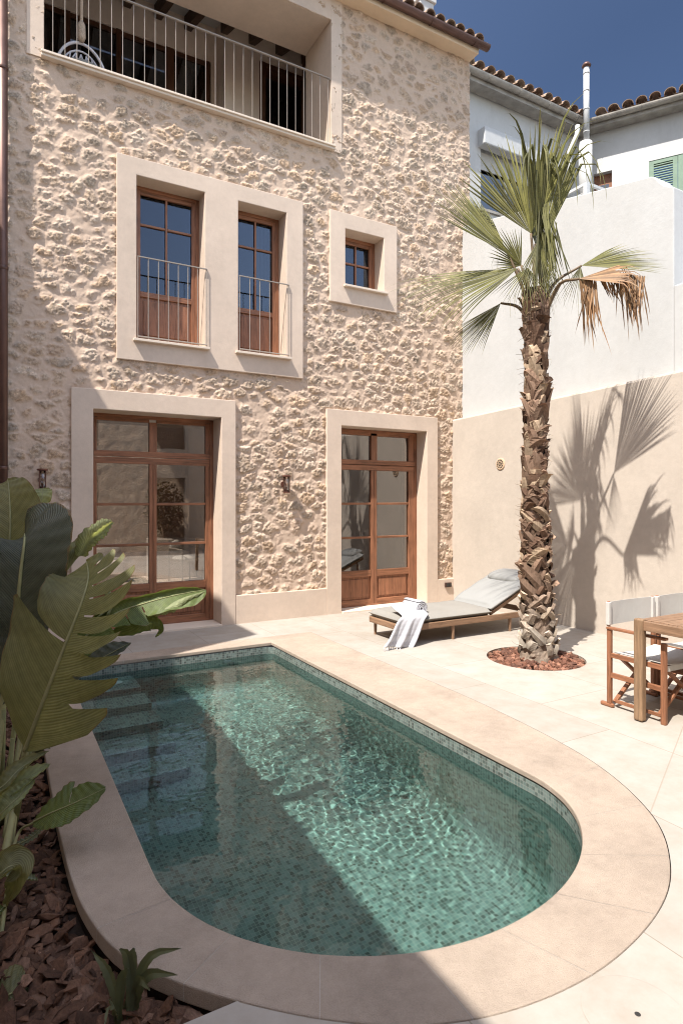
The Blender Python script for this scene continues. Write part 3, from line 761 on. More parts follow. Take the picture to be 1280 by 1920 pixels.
def curtain(name, x0, x1, y, z0, z1, parent, waves=9, amp=.025):
    m_ = MB(); nn = waves*6; vs = []
    for z, a_ in ((z1, .6), ((z0+z1)/2, 1), (z0, 1.15)):
        for i in range(nn+1):
            t = i/nn; vs.append((x0+(x1-x0)*t, y+amp*a_*math.sin(t*waves*6.283)+.01*math.sin(t*31), z))
    fs = [(r_*(nn+1)+i, r_*(nn+1)+i+1, (r_+1)*(nn+1)+i+1, (r_+1)*(nn+1)+i) for r_ in range(2) for i in range(nn)]
    m_.add(vs, fs); return m_.build(name, 'curtain', parent, smooth=True, recalc=False)
curtain('curtain', 2.46, 2.98, 9.80, 6.42, 8.55, house); curtain('curtain', .40, .95, 9.80, 6.42, 8.55, house)
b = MB(); zt = 7.375; y = 7.42
b.bar((.47, y, zt), (4.0, y, zt), .026, .012)
for i in range(29): x = .56+i*.1225; b.tube([(x, y, 6.425), (x, y, zt)], .0040, 6)
b.tube([(4.0, y, zt-.006), (4.035, y, zt-.006)], .012, 8)
b.build('loggia_railing', 'rail', house)
# ---- rooms behind the glass
b = MB(); b.box(-.1, 3.6, 7.841, 13.2, -.08, 0.012); b.build('room_floor', 'floor_int', house)
b = MB(); b.box(-.2, -.1, 7.841, 10.0, -.08, 2.9); b.box(3.3, 3.4, 7.841, 10.0, -.08, 2.9); b.box(-.1, 3.3, 7.841, 10.0, 2.75, 2.9)
b.box(-.1, .35, 9.9, 10.0, 0.013, 2.749); b.build('passage_wall', 'interior', house)
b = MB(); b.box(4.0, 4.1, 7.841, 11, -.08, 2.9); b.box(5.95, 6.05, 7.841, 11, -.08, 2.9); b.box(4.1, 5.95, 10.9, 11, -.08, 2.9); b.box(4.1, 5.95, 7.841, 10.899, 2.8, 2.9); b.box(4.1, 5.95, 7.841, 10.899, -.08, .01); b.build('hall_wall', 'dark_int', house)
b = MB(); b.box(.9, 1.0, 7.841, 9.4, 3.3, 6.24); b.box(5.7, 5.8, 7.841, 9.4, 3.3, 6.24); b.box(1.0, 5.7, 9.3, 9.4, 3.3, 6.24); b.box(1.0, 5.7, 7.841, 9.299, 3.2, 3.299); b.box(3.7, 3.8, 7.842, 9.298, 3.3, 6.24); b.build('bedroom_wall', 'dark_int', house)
curtain('curtain', 5.60, 5.80, 7.93, .03, 2.58, house, 5); curtain('curtain', 3.12, 3.33, 7.93, 3.5, 5.32, house, 4); curtain('curtain', 4.66, 4.86, 7.90, 4.3, 5.36, house, 3); curtain('curtain', 4.45, 4.52, 7.90, 4.3, 5.36, house, 1)
# rear patio seen through the left door
def rough_wall(x0, x1, y, z0, z1, name):
    nx, nz = 150, 90; xs = np.linspace(x0, x1, nx); zs = np.linspace(z0, z1, nz); X, Z = np.meshgrid(xs, zs)
    h = .05*(fbm(X*4, Z*5, 3, 4, .6)-.5)+.03*(fbm(X*14, Z*14, 7, 3)-.5); V = np.stack([X, y-h, Z], -1).reshape(-1, 3)
    I = np.arange(nx*nz).reshape(nz, nx); F = np.stack([I[:-1, :-1], I[:-1, 1:], I[1:, 1:], I[1:, :-1]], -1).reshape(-1, 4)
    return big_mesh(name, V, F, 'stone_plain', house)
rough_wall(-1.2, 4.6, 13.0, -.05, 4.2, 'patio_wall')
b = MB(); b.box(3.6, 3.8, 10.001, 13.0, -.08, 3.6); b.build('patio_side_wall', 'stone_plain', house)
b = MB(); b.box(-1.3, -1.1, 10.001, 13.0, -.08, 2.2); b.build('patio_side_wall', 'stone_plain', house)
b = MB(); b.box(2.72, 3.59, 12.3, 12.95, .013, .80); b.build('patio_planter', 'interior', house, bevel=.02)
b = MB(); b.box(1.25, 2.15, 12.1, 12.95, .013, .42); b.build('patio_bench', 'interior', house, bevel=.03)
# ---- eave, gutter, roof
b = MB(); b.box(-1.3, 6.52, 7.20, 7.46, 8.482, 8.56); b.build('cornice', 'cornice', house, bevel=.004)
b = MB(); b.box(-1.3, 6.545, 7.15, 7.6, 8.561, 8.60); b.build('roof_board', 'zinc', house)
def half_gutter(mb, a, b_, r, z, seg=10):
    a = Vector(a); b_ = Vector(b_); dd = (b_-a).normalized(); side = Vector((dd.y, -dd.x, 0)); vs = []; L = (b_-a).length
    for p in (a, b_):
        for rr in (r, r-.006):
            for j in range(seg+1):
                t = math.pi*j/seg; vs.append(p+side*math.cos(t)*rr+Vector((0, 0, -math.sin(t)*rr)))
    k = seg+1; fs = []
    for j in range(seg):
        fs += [(j, j+1, 2*k+j+1, 2*k+j), (k+j, 3*k+j, 3*k+j+1, k+j+1), (j, k+j, k+j+1, j+1), (2*k+j, 2*k+j+1, 3*k+j+1, 3*k+j)]
    fs += [(0, 2*k, 3*k, k), (seg, k+seg, 3*k+seg, 2*k+seg)]
    mb.add(vs, fs)
    n_ = int(L/.85)
    for i in range(n_+1):
        p = a+dd*(L*(i+.35)/(n_+.7)); pts = [p+side*math.cos(t)*(r+.004)+Vector((0, 0, -math.sin(t)*(r+.004))) for t in np.linspace(0, math.pi, 12)]
        mb.tube(pts, .006, 6)
b = MB(); half_gutter(b, (-1.3, 7.145, 8.60), (6.66, 7.145, 8.60), .067, 0); b.build('gutter', 'copper', house, smooth=False)
def tile_rows(mb, origin, along, up, count, pitch, rows, length=.42, r=.085, jit=.012, seed=1):
    """barrel tiles: rows of tapered half pipes running up the slope"""
    rr = random.Random(seed); along = Vector(along).normalized(); up = Vector(up).normalized(); nrm = along.cross(up)
    if nrm.z < 0: nrm = -nrm
    for i in range(count):
        for k in range(rows):
            p = Vector(origin)+along*(pitch*(i+.5)+rr.uniform(-jit, jit))+up*(length*.82*k+rr.uniform(-jit, jit))+nrm*(.012*k*0+rr.uniform(0, .012))
            vs = []; n_ = 9
            for (t, r0, lift) in ((0, r, .018), (length, r*.86, .0)):
                for rad_ in (r0, r0-.014):
                    for j in range(n_+1):
                        a = math.pi*j/n_; vs.append(p+up*t+along*math.cos(a)*rad_+nrm*(math.sin(a)*rad_*.85+lift))
            m_ = n_+1; fs = []
            for j in range(n_): fs += [(j, 2*m_+j, 2*m_+j+1, j+1), (m_+j, m_+j+1, 3*m_+j+1, 3*m_+j), (j, j+1, m_+j+1, m_+j), (2*m_+j, 3*m_+j, 3*m_+j+1, 2*m_+j+1)]
            fs += [(0, m_, 3*m_, 2*m_), (n_, 2*m_+n_, 3*m_+n_, m_+n_)]
            mb.add(vs, fs)
            if k == 0:   # pan tile between two covers
                q = p+along*pitch*.5-nrm*.01; vs = []
                for t in (.02, length*rows*.82):
                    for j in range(7):
                        a = math.pi*(j/6); vs.append(q+up*t+along*math.cos(a)*r*.8+nrm*(.035-math.sin(a)*.05))
                mb.add(vs, [(j, j+1, 7+j+1, 7+j) for j in range(6)])
def roof_tile_mat():
    t = NT('clay_roof_tile'); o = t.coord(); a = t.noise(o, 4, 4, .7); b = t.noise(o, 22, 5, .75)
    cc = t.ramp(t.math('ADD', t.math('MULTIPLY', a, .5), t.math('MULTIPLY', b, .5)), [(.3, (.13, .09, .07)), (.46, (.30, .20, .145)), (.58, (.38, .29, .215)), (.7, (.36, .32, .27))])
    return t.done(t.bsdf(cc, .9, .15, t.bump(b, .4, .01)))
M['rooftile'] = roof_tile_mat()
b = MB(); tile_rows(b, (-1.3, 7.12, 8.625), (1, 0, 0), (0, .94, .34), 41, .192, 3, seed=4); b.add([(-1.3, 7.3, 8.60), (6.5, 7.3, 8.60), (6.5, 11.4, 10.07), (-1.3, 11.4, 10.07), (-1.3, 7.3, 8.64), (6.5, 7.3, 8.64), (6.5, 11.4, 10.11), (-1.3, 11.4, 10.11)], [(0, 1, 2, 3), (4, 7, 6, 5), (0, 4, 5, 1), (1, 5, 6, 2), (2, 6, 7, 3), (3, 7, 4, 0)]); b.build('roof', 'rooftile', house, recalc=False)
b = MB(); b.box(5.93, 6.2, 7.9, 8.25, 8.61, 9.62); b.box(5.90, 6.23, 7.87, 8.28, 9.62, 9.68); b.build('chimney', 'white_old', house, bevel=.01)
# downpipe at the left
b = MB(); b.tube([(.078, 7.335, -.1), (.078, 7.335, 8.5)], .046, 16)
for z in (1.9, 4.0, 6.1): b.lathe((.078, 7.335, z), [(.05, -.02), (.053, -.015), (.053, .015), (.05, .02)], 16); b.box(.068, .088, 7.36, 7.42, z-.012, z+.012)
b.build('downpipe', 'copper', house, smooth=True)
# ================================================================ WALLS ROUND THE COURTYARD
WX = 6.17
gw = thing('garden_wall', 'smooth beige rendered wall carrying the palm shadow on the right side of the patio', 'garden wall')
b = MB()
ys = np.linspace(7.43, -4.2, 13)
vs = []
for y in ys:
    zt = 2.822+.0255*(7.41-y)
    vs += [(WX, y, -.1), (WX, y, zt-.03), (WX+.012, y, zt-.008), (WX+.035, y, zt), (6.60, y, zt), (6.60, y, -.1)]
fs = []
for i in range(len(ys)-1):
    for j in range(5): fs.append((i*6+j, i*6+j+1, (i+1)*6+j+1, (i+1)*6+j))
fs += [tuple(range(6)), tuple((len(ys)-1)*6+5-j for j in range(6))]
b.add(vs, fs); tag(b.build('render', 'beige', gw, smooth=False))
# white wall above, stepped parapet
ww = thing('white_wall', 'bright white rendered wall with a sloping stepped parapet above the beige garden wall', 'wall')
b = MB(); X0 = 6.37
top = [(7.46, 5.86), (7.397, 5.85), (5.411, 5.437), (4.26, 5.185), (4.21, 5.16), (4.16, 5.09), (4.10, 5.02), (4.03, 4.975), (3.979, 4.946)]
vs = [(x, y, z) for (y, z) in top for x in (X0, X0+.30)] + [(x, y, 2.7) for (y, z) in top for x in (X0, X0+.30)]
k = len(top); fs = []
for i in range(k-1):
    a, c = 2*i, 2*i+2; o = 2*k
    fs += [(a, c, c+1, a+1), (a, o+a, o+c, c), (a+1, c+1, o+c+1, o+a+1), (o+a, o+a+1, o+c+1, o+c)]
fs += [(0, 1, 2*k+1, 2*k), (2*k-2, 4*k-2, 4*k-1, 2*k-1)]
b.add(vs, fs); b.build('parapet', 'white', ww, bevel=.012)
b = MB(); b.add([(X0+.302, 3.985, 4.93), (8.3, 3.985, 4.1), (8.3, 3.985, 2.7), (X0+.302, 3.985, 2.7), (X0+.302, 4.25, 4.93), (8.3, 4.25, 4.1), (8.3, 4.25, 2.7), (X0+.302, 4.25, 2.7)],
                [(0, 1, 2, 3), (4, 7, 6, 5), (0, 4, 5, 1), (1, 5, 6, 2), (0, 3, 7, 4)]); b.build('return_wall', 'white', ww, bevel=.01)
b = MB(); b.box(X0, 9.2, -4.2, 3.9785, 2.7, 3.88); b.build('low_wall', 'white', ww, bevel=.012)
b = MB(); b.box(X0+.302, 8.3, 4.252, 9.0, 2.7, 4.62); b.build('terrace', 'white_old', ww)
# neighbour on the left: high end wall and lower roofed wing
nb = thing('neighbour_house', 'plain rendered neighbour house whose roof edge shades the left of the pool', 'house')
b = MB(); b.plate([-4.2, 5.02], [-.3, 3.98], set(), -1.215, -1.5, 'yz'); b.build('wing_wall', 'plaster_dim', nb)
b = MB(); b.plate([5.021, 7.39], [-.3, 6.56], set(), -1.2, -1.5, 'yz'); b.build('end_wall', 'plaster_dim', nb)
b = MB(); tile_rows(b, (-1.16, -4.2, 4.045), (0, 1, 0), (-.94, 0, .34), 88, .105, 2, r=.034, seed=9); b.box(-3.2, -1.22, -4.2, 5.0, 3.99, 4.04); b.box(-1.2, -1.125, -4.2, 5.02, 3.98, 4.078); b.build('wing_roof', 'rooftile', nb, recalc=False)
# buildings across the yard, behind the viewer (they show in the glass)
bk = thing('rear_house', 'plain plastered house across the yard with shuttered openings and a tiled eave', 'house')
b = MB(); b.plate([-1.2, 1.6, 2.7, 4.4, 5.3, 8.5], [-.3, 0, 2.3, 3.2, 4.6, 5.6], {(1, 1), (3, 1), (1, 3), (3, 3)}, -4.3, -4.0); b.build('wall', 'stone_plain', bk)
for (a, c, z0, z1) in ((1.6, 2.7, 0, 2.3), (4.4, 5.3, 0, 2.3), (1.6, 2.7, 3.2, 4.6), (4.4, 5.3, 3.2, 4.6)):
    b = MB(); b.box(a, c, -4.2, -4.16, z0, z1); b.build('shutter', 'dwood_v', bk)
b = MB(); tile_rows(b, (-1.2, -3.86, 5.62), (1, 0, 0), (0, -.94, .34), 48, .2, 2, seed=11); b.build('roof', 'rooftile', bk, recalc=False)

# ================================================================ WHITE HOUSE BEYOND
wh = thing('white_house', 'white plastered house behind the palm with tiled eaves, shutter box window and green shutters', 'house')
CX, CY, EZ = 11.62, 9.5, 9.97
wd = Vector((.53, -.848, 0)).normalized()       # direction of the wing wall, towards the viewer
wn = Vector((-.848, -.53, 0)).normalized()
b = MB(); b.plate([6.53, 8.66, 10.92, CX], [3.5, 7.55, 8.98, EZ+.0], {(1, 1)}, CY, CY+.3); b.build('front_wall', 'white_old', wh)
def wing(u0, u1, z0, z1, d0, d1, mb, m=0):
    p = Vector((CX, CY, 0)); c = [p+wd*u+wn*dd for u in (u0, u1) for dd in (d0, d1)]
    vs = [(q.x, q.y, z) for z in (z0, z1) for q in c]
    mb.add(vs, [(0, 1, 3, 2), (4, 6, 7, 5), (0, 4, 5, 1), (2, 3, 7, 6), (0, 2, 6, 4), (1, 5, 7, 3)], m)
b = MB()
us = [-.2, .31, .69, 1.43, 2.53, 9.0]; zs = [3.5, 7.75, 8.95, EZ]
for i in range(5):
    for j in range(3):
        if (i in (1, 3)) and j == 1: continue
        wing(us[i]+(.0 if i else 0), us[i+1]-.0005, zs[j], zs[j+1]-.0005, -.3, 0, b)
b.build('wing_wall', 'white_old', wh)
b = MB(); wing(.31, .69, 7.75, 8.95, -.22, -.13, b); q = b.build('small_window', 'wood_h', wh)
b = MB(); wing(.40, .62, 8.2, 8.72, -.128, -.12, b); b.build('pane', 'glass', q)
sh_ = MB()
for (u0, u1) in ((1.43, 1.975), (1.985, 2.53)):
    for (a, c, z0, z1) in ((u0, u0+.09, 7.75, 8.95), (u1-.09, u1, 7.75, 8.95), (u0+.09, u1-.09, 8.87, 8.95), (u0+.09, u1-.09, 7.75, 7.83)): wing(a, c, z0, z1, -.06, -.01, sh_)
    for z in np.arange(7.85, 8.85, .052):
        p = Vector((CX, CY, 0)); a, c = u0+.09, u1-.09
        A, B_ = p+wd*a, p+wd*c; o1, o2 = wn*(-.055), wn*(-.012)
        sh_.add([(*(A+o1).xy, z+.045), (*(B_+o1).xy, z+.045), (*(B_+o2).xy, z), (*(A+o2).xy, z), (*(A+o1).xy, z+.035), (*(B_+o1).xy, z+.035), (*(B_+o2).xy, z-.01), (*(A+o2).xy, z-.01)], [(0, 1, 2, 3), (7, 6, 5, 4), (3, 2, 6, 7), (0, 4, 5, 1)])
sh_.build('shutter', 'green', wh)
# shuttered window on the shaded front
b = MB(); b.box(8.58, 10.98, CY-.20, CY+.02, 8.78, 9.13); b.build('shutter_box', 'pvc', wh, bevel=.02)
b = MB(); b.box(8.68, 10.90, CY+.09, CY+.11, 8.42, 8.78); b.build('roller_shutter', 'canvas', wh)
b = MB(); b.plate([8.66, 8.72, 9.42, 9.50, 10.18, 10.26, 10.86, 10.92], [7.55, 7.62, 8.74, 8.98], {(1, 1), (3, 1), (5, 1)}, CY+.12, CY+.18); q = b.build('window_frame', 'pvc', wh)
b = MB(); b.box(8.71, 10.87, CY+.15, CY+.155, 7.6, 8.75); b.build('pane', 'glass', q)
curtain('curtain', 8.72, 10.88, CY+.24, 7.56, 8.9, wh, 12, .03)
b = MB(); b.box(8.6, 11.0, CY-.05, CY+.1, 7.50, 7.55); b.build('window_sill', 'zinc', wh)
b = MB(); b.box(8.0, 12.5, 9.81, 9.9, 3.5, 9.9); b.build('room_wall', 'dark_int', wh)
b = MB(); half_gutter(b, (6.53, CY-.36, EZ+.02), (CX-.28, CY-.36, EZ+.02), .08, 0)
b.box(6.53, CX, CY-.30, CY-.02, EZ-.14, EZ+.02)
p0 = Vector((CX, CY, EZ+.02))+wn*.36+wd*.12; half_gutter(b, tuple(p0), tuple(p0+wd*8.5), .08, 0); wing(.0, 8.8, EZ-.13, EZ+.015, .02, .30, b)
b.build('gutter', 'zinc', wh)
b = MB(); tile_rows(b, (6.53, CY-.40, EZ+.09), (1, 0, 0), (0, .94, .34), 18, .27, 3, .45, .115, seed=21)
p0 = Vector((CX, CY, EZ+.09))+wn*.40; tile_rows(b, tuple(p0+wd*.35), tuple(wd), tuple(-wn*.94+Vector((0, 0, .34))), 30, .27, 3, .45, .115, seed=22)
b.build('roof', 'rooftile', wh, recalc=False)
fx, fy = 11.22, 8.98
b = MB(); b.tube([(fx, fy, 9.42), (fx, fy, 11.0)], .062, 18)
for z in (9.6, 10.1, 10.5, 10.88): b.lathe((fx, fy, z), [(.064, -.012), (.072, -.008), (.072, .008), (.064, .012)], 18)
fl = b.build('flue_pipe', 'pvc', wh, smooth=True)
b = MB(); b.lathe((fx, fy, 11.0), [(.05, 0), (.085, .02), (.1, .05), (.07, .10), (.02, .12)], 16); b.build('flue_cap', 'copper', fl, smooth=True)
b = MB(); b.tube([(fx+.03, fy+.05, 7.9), (fx+.03, fy+.05, 9.40)], .14, 18); b.build('flue_base', 'white_old', wh, smooth=True)
b = MB(); b.tube([(fx-.16, fy+.1, 9.75), (fx-.18, fy+.1, 9.55), (fx-.30, fy+.2, 9.2), (fx-.30, fy+.2, 7.8)], .05, 12); b.build('downpipe', 'pvc', wh, smooth=True)
b = MB(); b.tube([(fx-.05, fy, 10.1), (fx-.25, fy+.2, 9.7)], .005, 5); b.build('guy_wire', 'black', wh)
# white cage with a condenser on the terrace behind the parapet
ac = thing('air_conditioner', 'white outdoor condenser unit with slatted grille just behind the white parapet', 'air conditioner')
b = MB(); b.box(6.86, 7.12, 5.48, 5.98, 4.66, 5.70); b.build('casing', 'pvc', ac, bevel=.02)
b = MB()
for k in range(9): b.box(6.845, 6.859, 5.50, 5.96, 4.80+k*.10, 4.83+k*.10)
b.build('grille', 'black', ac)
b = MB(); b.box(6.88, 7.1, 5.50, 5.56, 4.62, 4.659); b.box(6.88, 7.1, 5.9, 5.96, 4.62, 4.659); b.build('foot', 'black', ac)
b = MB()
for (x, y) in ((6.80, 5.44), (6.80, 6.02), (7.16, 5.44), (7.16, 6.02)): b.box(x-.03, x+.03, y-.03, y+.03, 4.62, 5.76)
for z in (5.35, 5.75): b.box(6.785, 6.815, 5.471, 5.989, z-.02, z+.02); b.box(6.831, 7.129, 5.425, 5.455, z-.02, z+.02)
b.build('cage', 'pvc', ac, bevel=.004)

# ================================================================ SMALL FIXTURES
def lantern(x, z, label):
    t = thing('wall_lantern', label, 'lantern', (x, 7.30, z), 0, 'wall lanterns beside the doors')
    b = MB(); b.lathe((0, 0, .095), [(.052, 0), (.056, .003), (.056, .016), (.05, .02)], 20)
    for a in range(4): c = math.pi/4+a*math.pi/2; b.tube([(.043*math.cos(c), .043*math.sin(c), -.105), (.043*math.cos(c), .043*math.sin(c), .096)], .0045, 6)
    b.lathe((0, 0, -.115), [(.044, 0), (.047, .003), (.047, .012), (.03, .014)], 20); b.build('frame', 'lamp', t, smooth=False)
    b = MB(); b.lathe((0, 0, 0), [(.036, -.1), (.036, .095)], 16); b.build('glass', 'lampglass', t, smooth=True)
    b = MB(); b.tube([(0, 0, -.1), (0, 0, -.04)], .012, 10); b.build('lamp_holder', 'lamp', t)
    b = MB(); b.tube([(0, .05, .06), (0, .115, .06)], .008, 8); b.lathe((0, .1, .0), [(.04, 0), (.04, .02)], 16, axis='y'); b.tube([(0, .05, .06), (0, .105, 0)], .006, 6); b.build('bracket', 'lamp', t)
lantern(3.315, 1.775, 'copper cylinder lantern on sunlit stone between the two doors')
lantern(.449, 1.785, 'copper cylinder lantern in shade above the big leaves, left of the door')
v = MB(); v.lathe((WX, 6.366, 2.074), [(.085, .0), (.085, -.008), (.076, -.014), (.07, -.014)], 28, axis='x')
vt = v.build('wall_vent', 'vent'); tag(vt, 'round pierced terracotta vent set in the beige wall beside the palm', 'vent')
v = MB()
for (r_, k) in ((.0, 1), (.026, 6), (.053, 12)):
    for j in range(k): a = 6.283*j/k; v.lathe((WX, 6.366+r_*math.cos(a), 2.074+r_*math.sin(a)), [(.011, -.0142), (.011, -.0156)], 8, axis='x')
vp = v.build('pierced_hole', 'black', vt)
so_ = MB(); so_.box(5.99, 6.105, 7.345, 7.372, .235, .305); sk = so_.build('wall_socket', 'copper', bevel=.003); tag(sk, 'small dark bronze outdoor socket low on the plinth near the lounger', 'socket')
so_ = MB(); so_.box(6.0, 6.045, 7.338, 7.3448, .245, .295); so_.box(6.052, 6.095, 7.338, 7.3448, .245, .295); so_.build('socket_cover', 'black', sk, bevel=.002)
l = MB(); l.lathe((1.68, 1.165, .001), [(.155, 0), (.156, .0018), (.152, .0024)], 48); lid = l.build('skimmer_lid', 'paving'); tag(lid, 'round stone skimmer lid with a small finger hole, flush in the paving', 'lid')
l = MB(); l.lathe((1.685, 1.165, .0036), [(.008, 0), (.009, .0008)], 14); l.build('finger_hole', 'black', lid)

# hanging egg chair in the loggia
hc = thing('hanging_chair', 'white rattan hanging chair with a grey cushion on a rope in the loggia', 'hanging chair', (.93, 8.0, 6.70))
b = MB(); 
def arch(cx_, w_, h_, y, dy): return [(cx_+w_*math.cos(a), y+dy*math.sin(a), h_*math.sin(a)) for a in np.linspace(math.pi, 0, 18)]
b.tube(arch(0, .29, .50, .05, .10), .017, 8); b.tube(arch(0, .24, .42, .08, .10), .012, 6)
b.tube([(.29, .05, 0), (.33, -.02, -.1), (.34, -.12, -.2)], .016, 8); b.tube([(-.29, .05, 0), (-.33, -.02, -.1), (-.34, -.12, -.2)], .016, 8)
for k in range(-2, 3): b.tube([(k*.1, .12, -.05), (k*.1+.055, .14, .18), (k*.1*.6, .15, .36)], .009, 6); b.tube([(k*.1, .12, -.05), (k*.1-.055, .14, .18), (k*.1*.6, .15, .36)], .009, 6)
b.tube([(.34*math.cos(a), -.1+.3*math.sin(a), -.2) for a in np.linspace(0, 6.283, 24, endpoint=False)], .016, 8, closed=True)
b.build('frame', 'rattan', hc, smooth=True)
def pillow(mb, c, sx, sy, sz, p=2.6, n=24, m=10, mat=None):
    vs = []; 
    for i in range(m+1):
        ph = -math.pi/2+math.pi*i/m
        for j in range(n):
            a = 6.283185*j/n
            f = lambda t, e: math.copysign(abs(t)**e, t)
            e = 2/p
            q = Vector((sx*f(math.cos(ph), .55)*f(math.cos(a), e), sy*f(math.cos(ph), .55)*f(math.sin(a), e), sz*f(math.sin(ph), 1.0)))
            if mat is not None: q = mat @ q
            vs.append(q+Vector(c))
    fs = [(i*n+j, i*n+(j+1) % n, (i+1)*n+(j+1) % n, (i+1)*n+j) for i in range(m) for j in range(n)]
    mb.add(vs, fs)
b = MB(); pillow(b, (.02, -.02, .03), .21, .21, .09, mat=Matrix.Rotation(R(65), 3, 'X')); b.build('cushion', 'mattress', hc, smooth=True)
b = MB(); b.tube([(0, .12, .5), (0, .1, 1.0), (0, .1, 2.6)], .02, 8); b.lathe((0, .11, .5), [(.03, 0), (.05, .05), (.045, .2), (.02, .25)], 12); b.build('rope', 'cable', hc, smooth=True)

# things inside, seen through the left door
cu = MB(); pillow(cu, (1.90, 12.45, .57), .24, .09, .155); q = cu.build('cushion', 'canvas', smooth=True); tag(q, 'pale cushion on the low plaster bench seen through the left door', 'cushion')
pc = thing('patio_chair', 'grey metal armchair with a white seat on the rear patio behind the glass', 'chair', (3.22, 11.75, .013), R(20))
b = MB()
for (x, y) in ((-.24, -.22), (.24, -.22), (-.24, .22), (.24, .22)): b.tube([(x, y, 0), (x, y, .62 if y < 0 else .78)], .014, 8)
b.tube([(-.24, -.22, .62), (-.24, .22, .64)], .014, 8); b.tube([(.24, -.22, .62), (.24, .22, .64)], .014, 8); b.tube([(-.24, .22, .78), (.24, .22, .78)], .014, 8); b.build('frame', 'zinc', pc)
b = MB(); pillow(b, (0, 0, .44), .25, .24, .06); b.build('seat', 'canvas', pc, smooth=True)
b = MB(); pillow(b, (0, .2, .66), .24, .05, .13); b.build('backrest', 'canvas', pc, smooth=True)
def leaf_mat(name, c, trans=.35, back=None, veins=0.0, rough=.45):
    t = NT(name); uv = t.n('ShaderNodeUVMap').outputs[0]; sp = t.n('ShaderNodeSeparateXYZ'); t.l(uv, sp.inputs[0])
    o = t.coord(); a = t.noise(o, 4, 4, .6); a2 = t.noise(o, 30, 3, .6)
    k = t.math('ADD', t.math('MULTIPLY', a, .7), t.math('MULTIPLY', a2, .3))
    cc = t.ramp(k, [(.3, tuple(x*.68 for x in c)), (.55, c), (.75, tuple(x*1.35 for x in c))])
    nrm = None
    if veins:
        wv = t.n('ShaderNodeTexWave', wave_type='BANDS', bands_direction='X'); wv.inputs['Scale'].default_value = veins; wv.inputs['Distortion'].default_value = .6; wv.inputs['Detail'].default_value = 2
        t.l(uv, wv.inputs['Vector']); w2 = t.n('ShaderNodeTexWave', wave_type='BANDS', bands_direction='X'); w2.inputs['Scale'].default_value = veins*.23; w2.inputs['Distortion'].default_value = 1.2; t.l(uv, w2.inputs['Vector'])
        f = t.math('ADD', t.math('MULTIPLY', wv.outputs['Fac'], .6), t.math('MULTIPLY', w2.outputs['Fac'], .4))
        cc = t.mix(1.0, cc, t.ramp(f, [(0, (.80, .80, .78)), (1, (1.14, 1.14, 1.1))]), 'MULTIPLY')
        nrm = t.bump(f, .5, .006)
    rim = t.math('MULTIPLY', t.math('GREATER_THAN', t.math('ADD', t.math('ABSOLUTE', sp.outputs[1]), t.math('MULTIPLY', a2, .12)), 1.035), .75)
    cc = t.mix(rim, cc, (.16, .105, .05))
    sk_ = t.ramp(t.noise(o, 55, 3, .6), [(.70, (0, 0, 0)), (.76, (.5, .5, .5))]); cc = t.mix(sk_, cc, (.14, .10, .05))
    pb = t.bsdf(cc, rough, .4, nrm)
    tl = t.n('ShaderNodeBsdfTranslucent'); t.l(t.mix(1.0, cc, (1.5, 1.5, .8), 'MULTIPLY'), tl.inputs[0])
    mx = t.n('ShaderNodeMixShader'); mx.inputs[0].default_value = trans; t.l(pb, mx.inputs[1]); t.l(tl.outputs[0], mx.inputs[2])
    return t.done(mx.outputs[0])
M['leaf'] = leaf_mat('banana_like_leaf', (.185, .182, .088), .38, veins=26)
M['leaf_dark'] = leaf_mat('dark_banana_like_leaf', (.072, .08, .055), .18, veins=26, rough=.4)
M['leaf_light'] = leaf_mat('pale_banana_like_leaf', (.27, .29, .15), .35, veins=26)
M['leaf_fresh'] = leaf_mat('fresh_leaf', (.115, .145, .045), .3, veins=30)
M['shrub'] = leaf_mat('shrub_leaf', (.06, .08, .025), .3)
M['strap'] = leaf_mat('strap_leaf', (.135, .15, .085), .2)
M['stalk'] = flat('leaf_stalk', (.20, .21, .09), .5, .4, 0, .2, 12)
M['rib'] = flat('leaf_rib', (.27, .26, .12), .5, .4, 0, .15, 12)
def bush(name, label, c, r, n, parent=None):
    b = MB(); rr = random.Random(5)
    for i in range(n):
        d_ = Vector((rr.gauss(0, 1), rr.gauss(0, 1), rr.gauss(0, 1))).normalized()*r*rr.random()**.4
        d_.z *= 1.3; p = Vector(c)+d_; u = Vector((rr.gauss(0, 1), rr.gauss(0, 1), rr.gauss(0, .7))).normalized(); v_ = u.cross(Vector((rr.random(), rr.random(), 1))).normalized()
        L = rr.uniform(.03, .06); b.add([p-u*L, p+v_*L*.4, p+u*L, p-v_*L*.4], [(0, 1, 2, 3)])
    root = thing(name, label, 'shrub', (c[0], c[1], .80))
    f = b.build('foliage', 'shrub', root, recalc=False, origin=None); f.location = (-c[0], -c[1], -.80)
    s_ = MB()
    for k in range(5): s_.tube([(0, 0, -.01), (rr.uniform(-.1, .1), rr.uniform(-.1, .1), .4), (rr.uniform(-.25, .25), rr.uniform(-.25, .25), .85)], [.014, .01, .004], 6)
    s_.build('stem', 'cable', root)
bush('patio_shrub', 'leafy dark shrub in the plaster planter behind the left door', (3.0, 12.62, 1.42), .42, 1100)
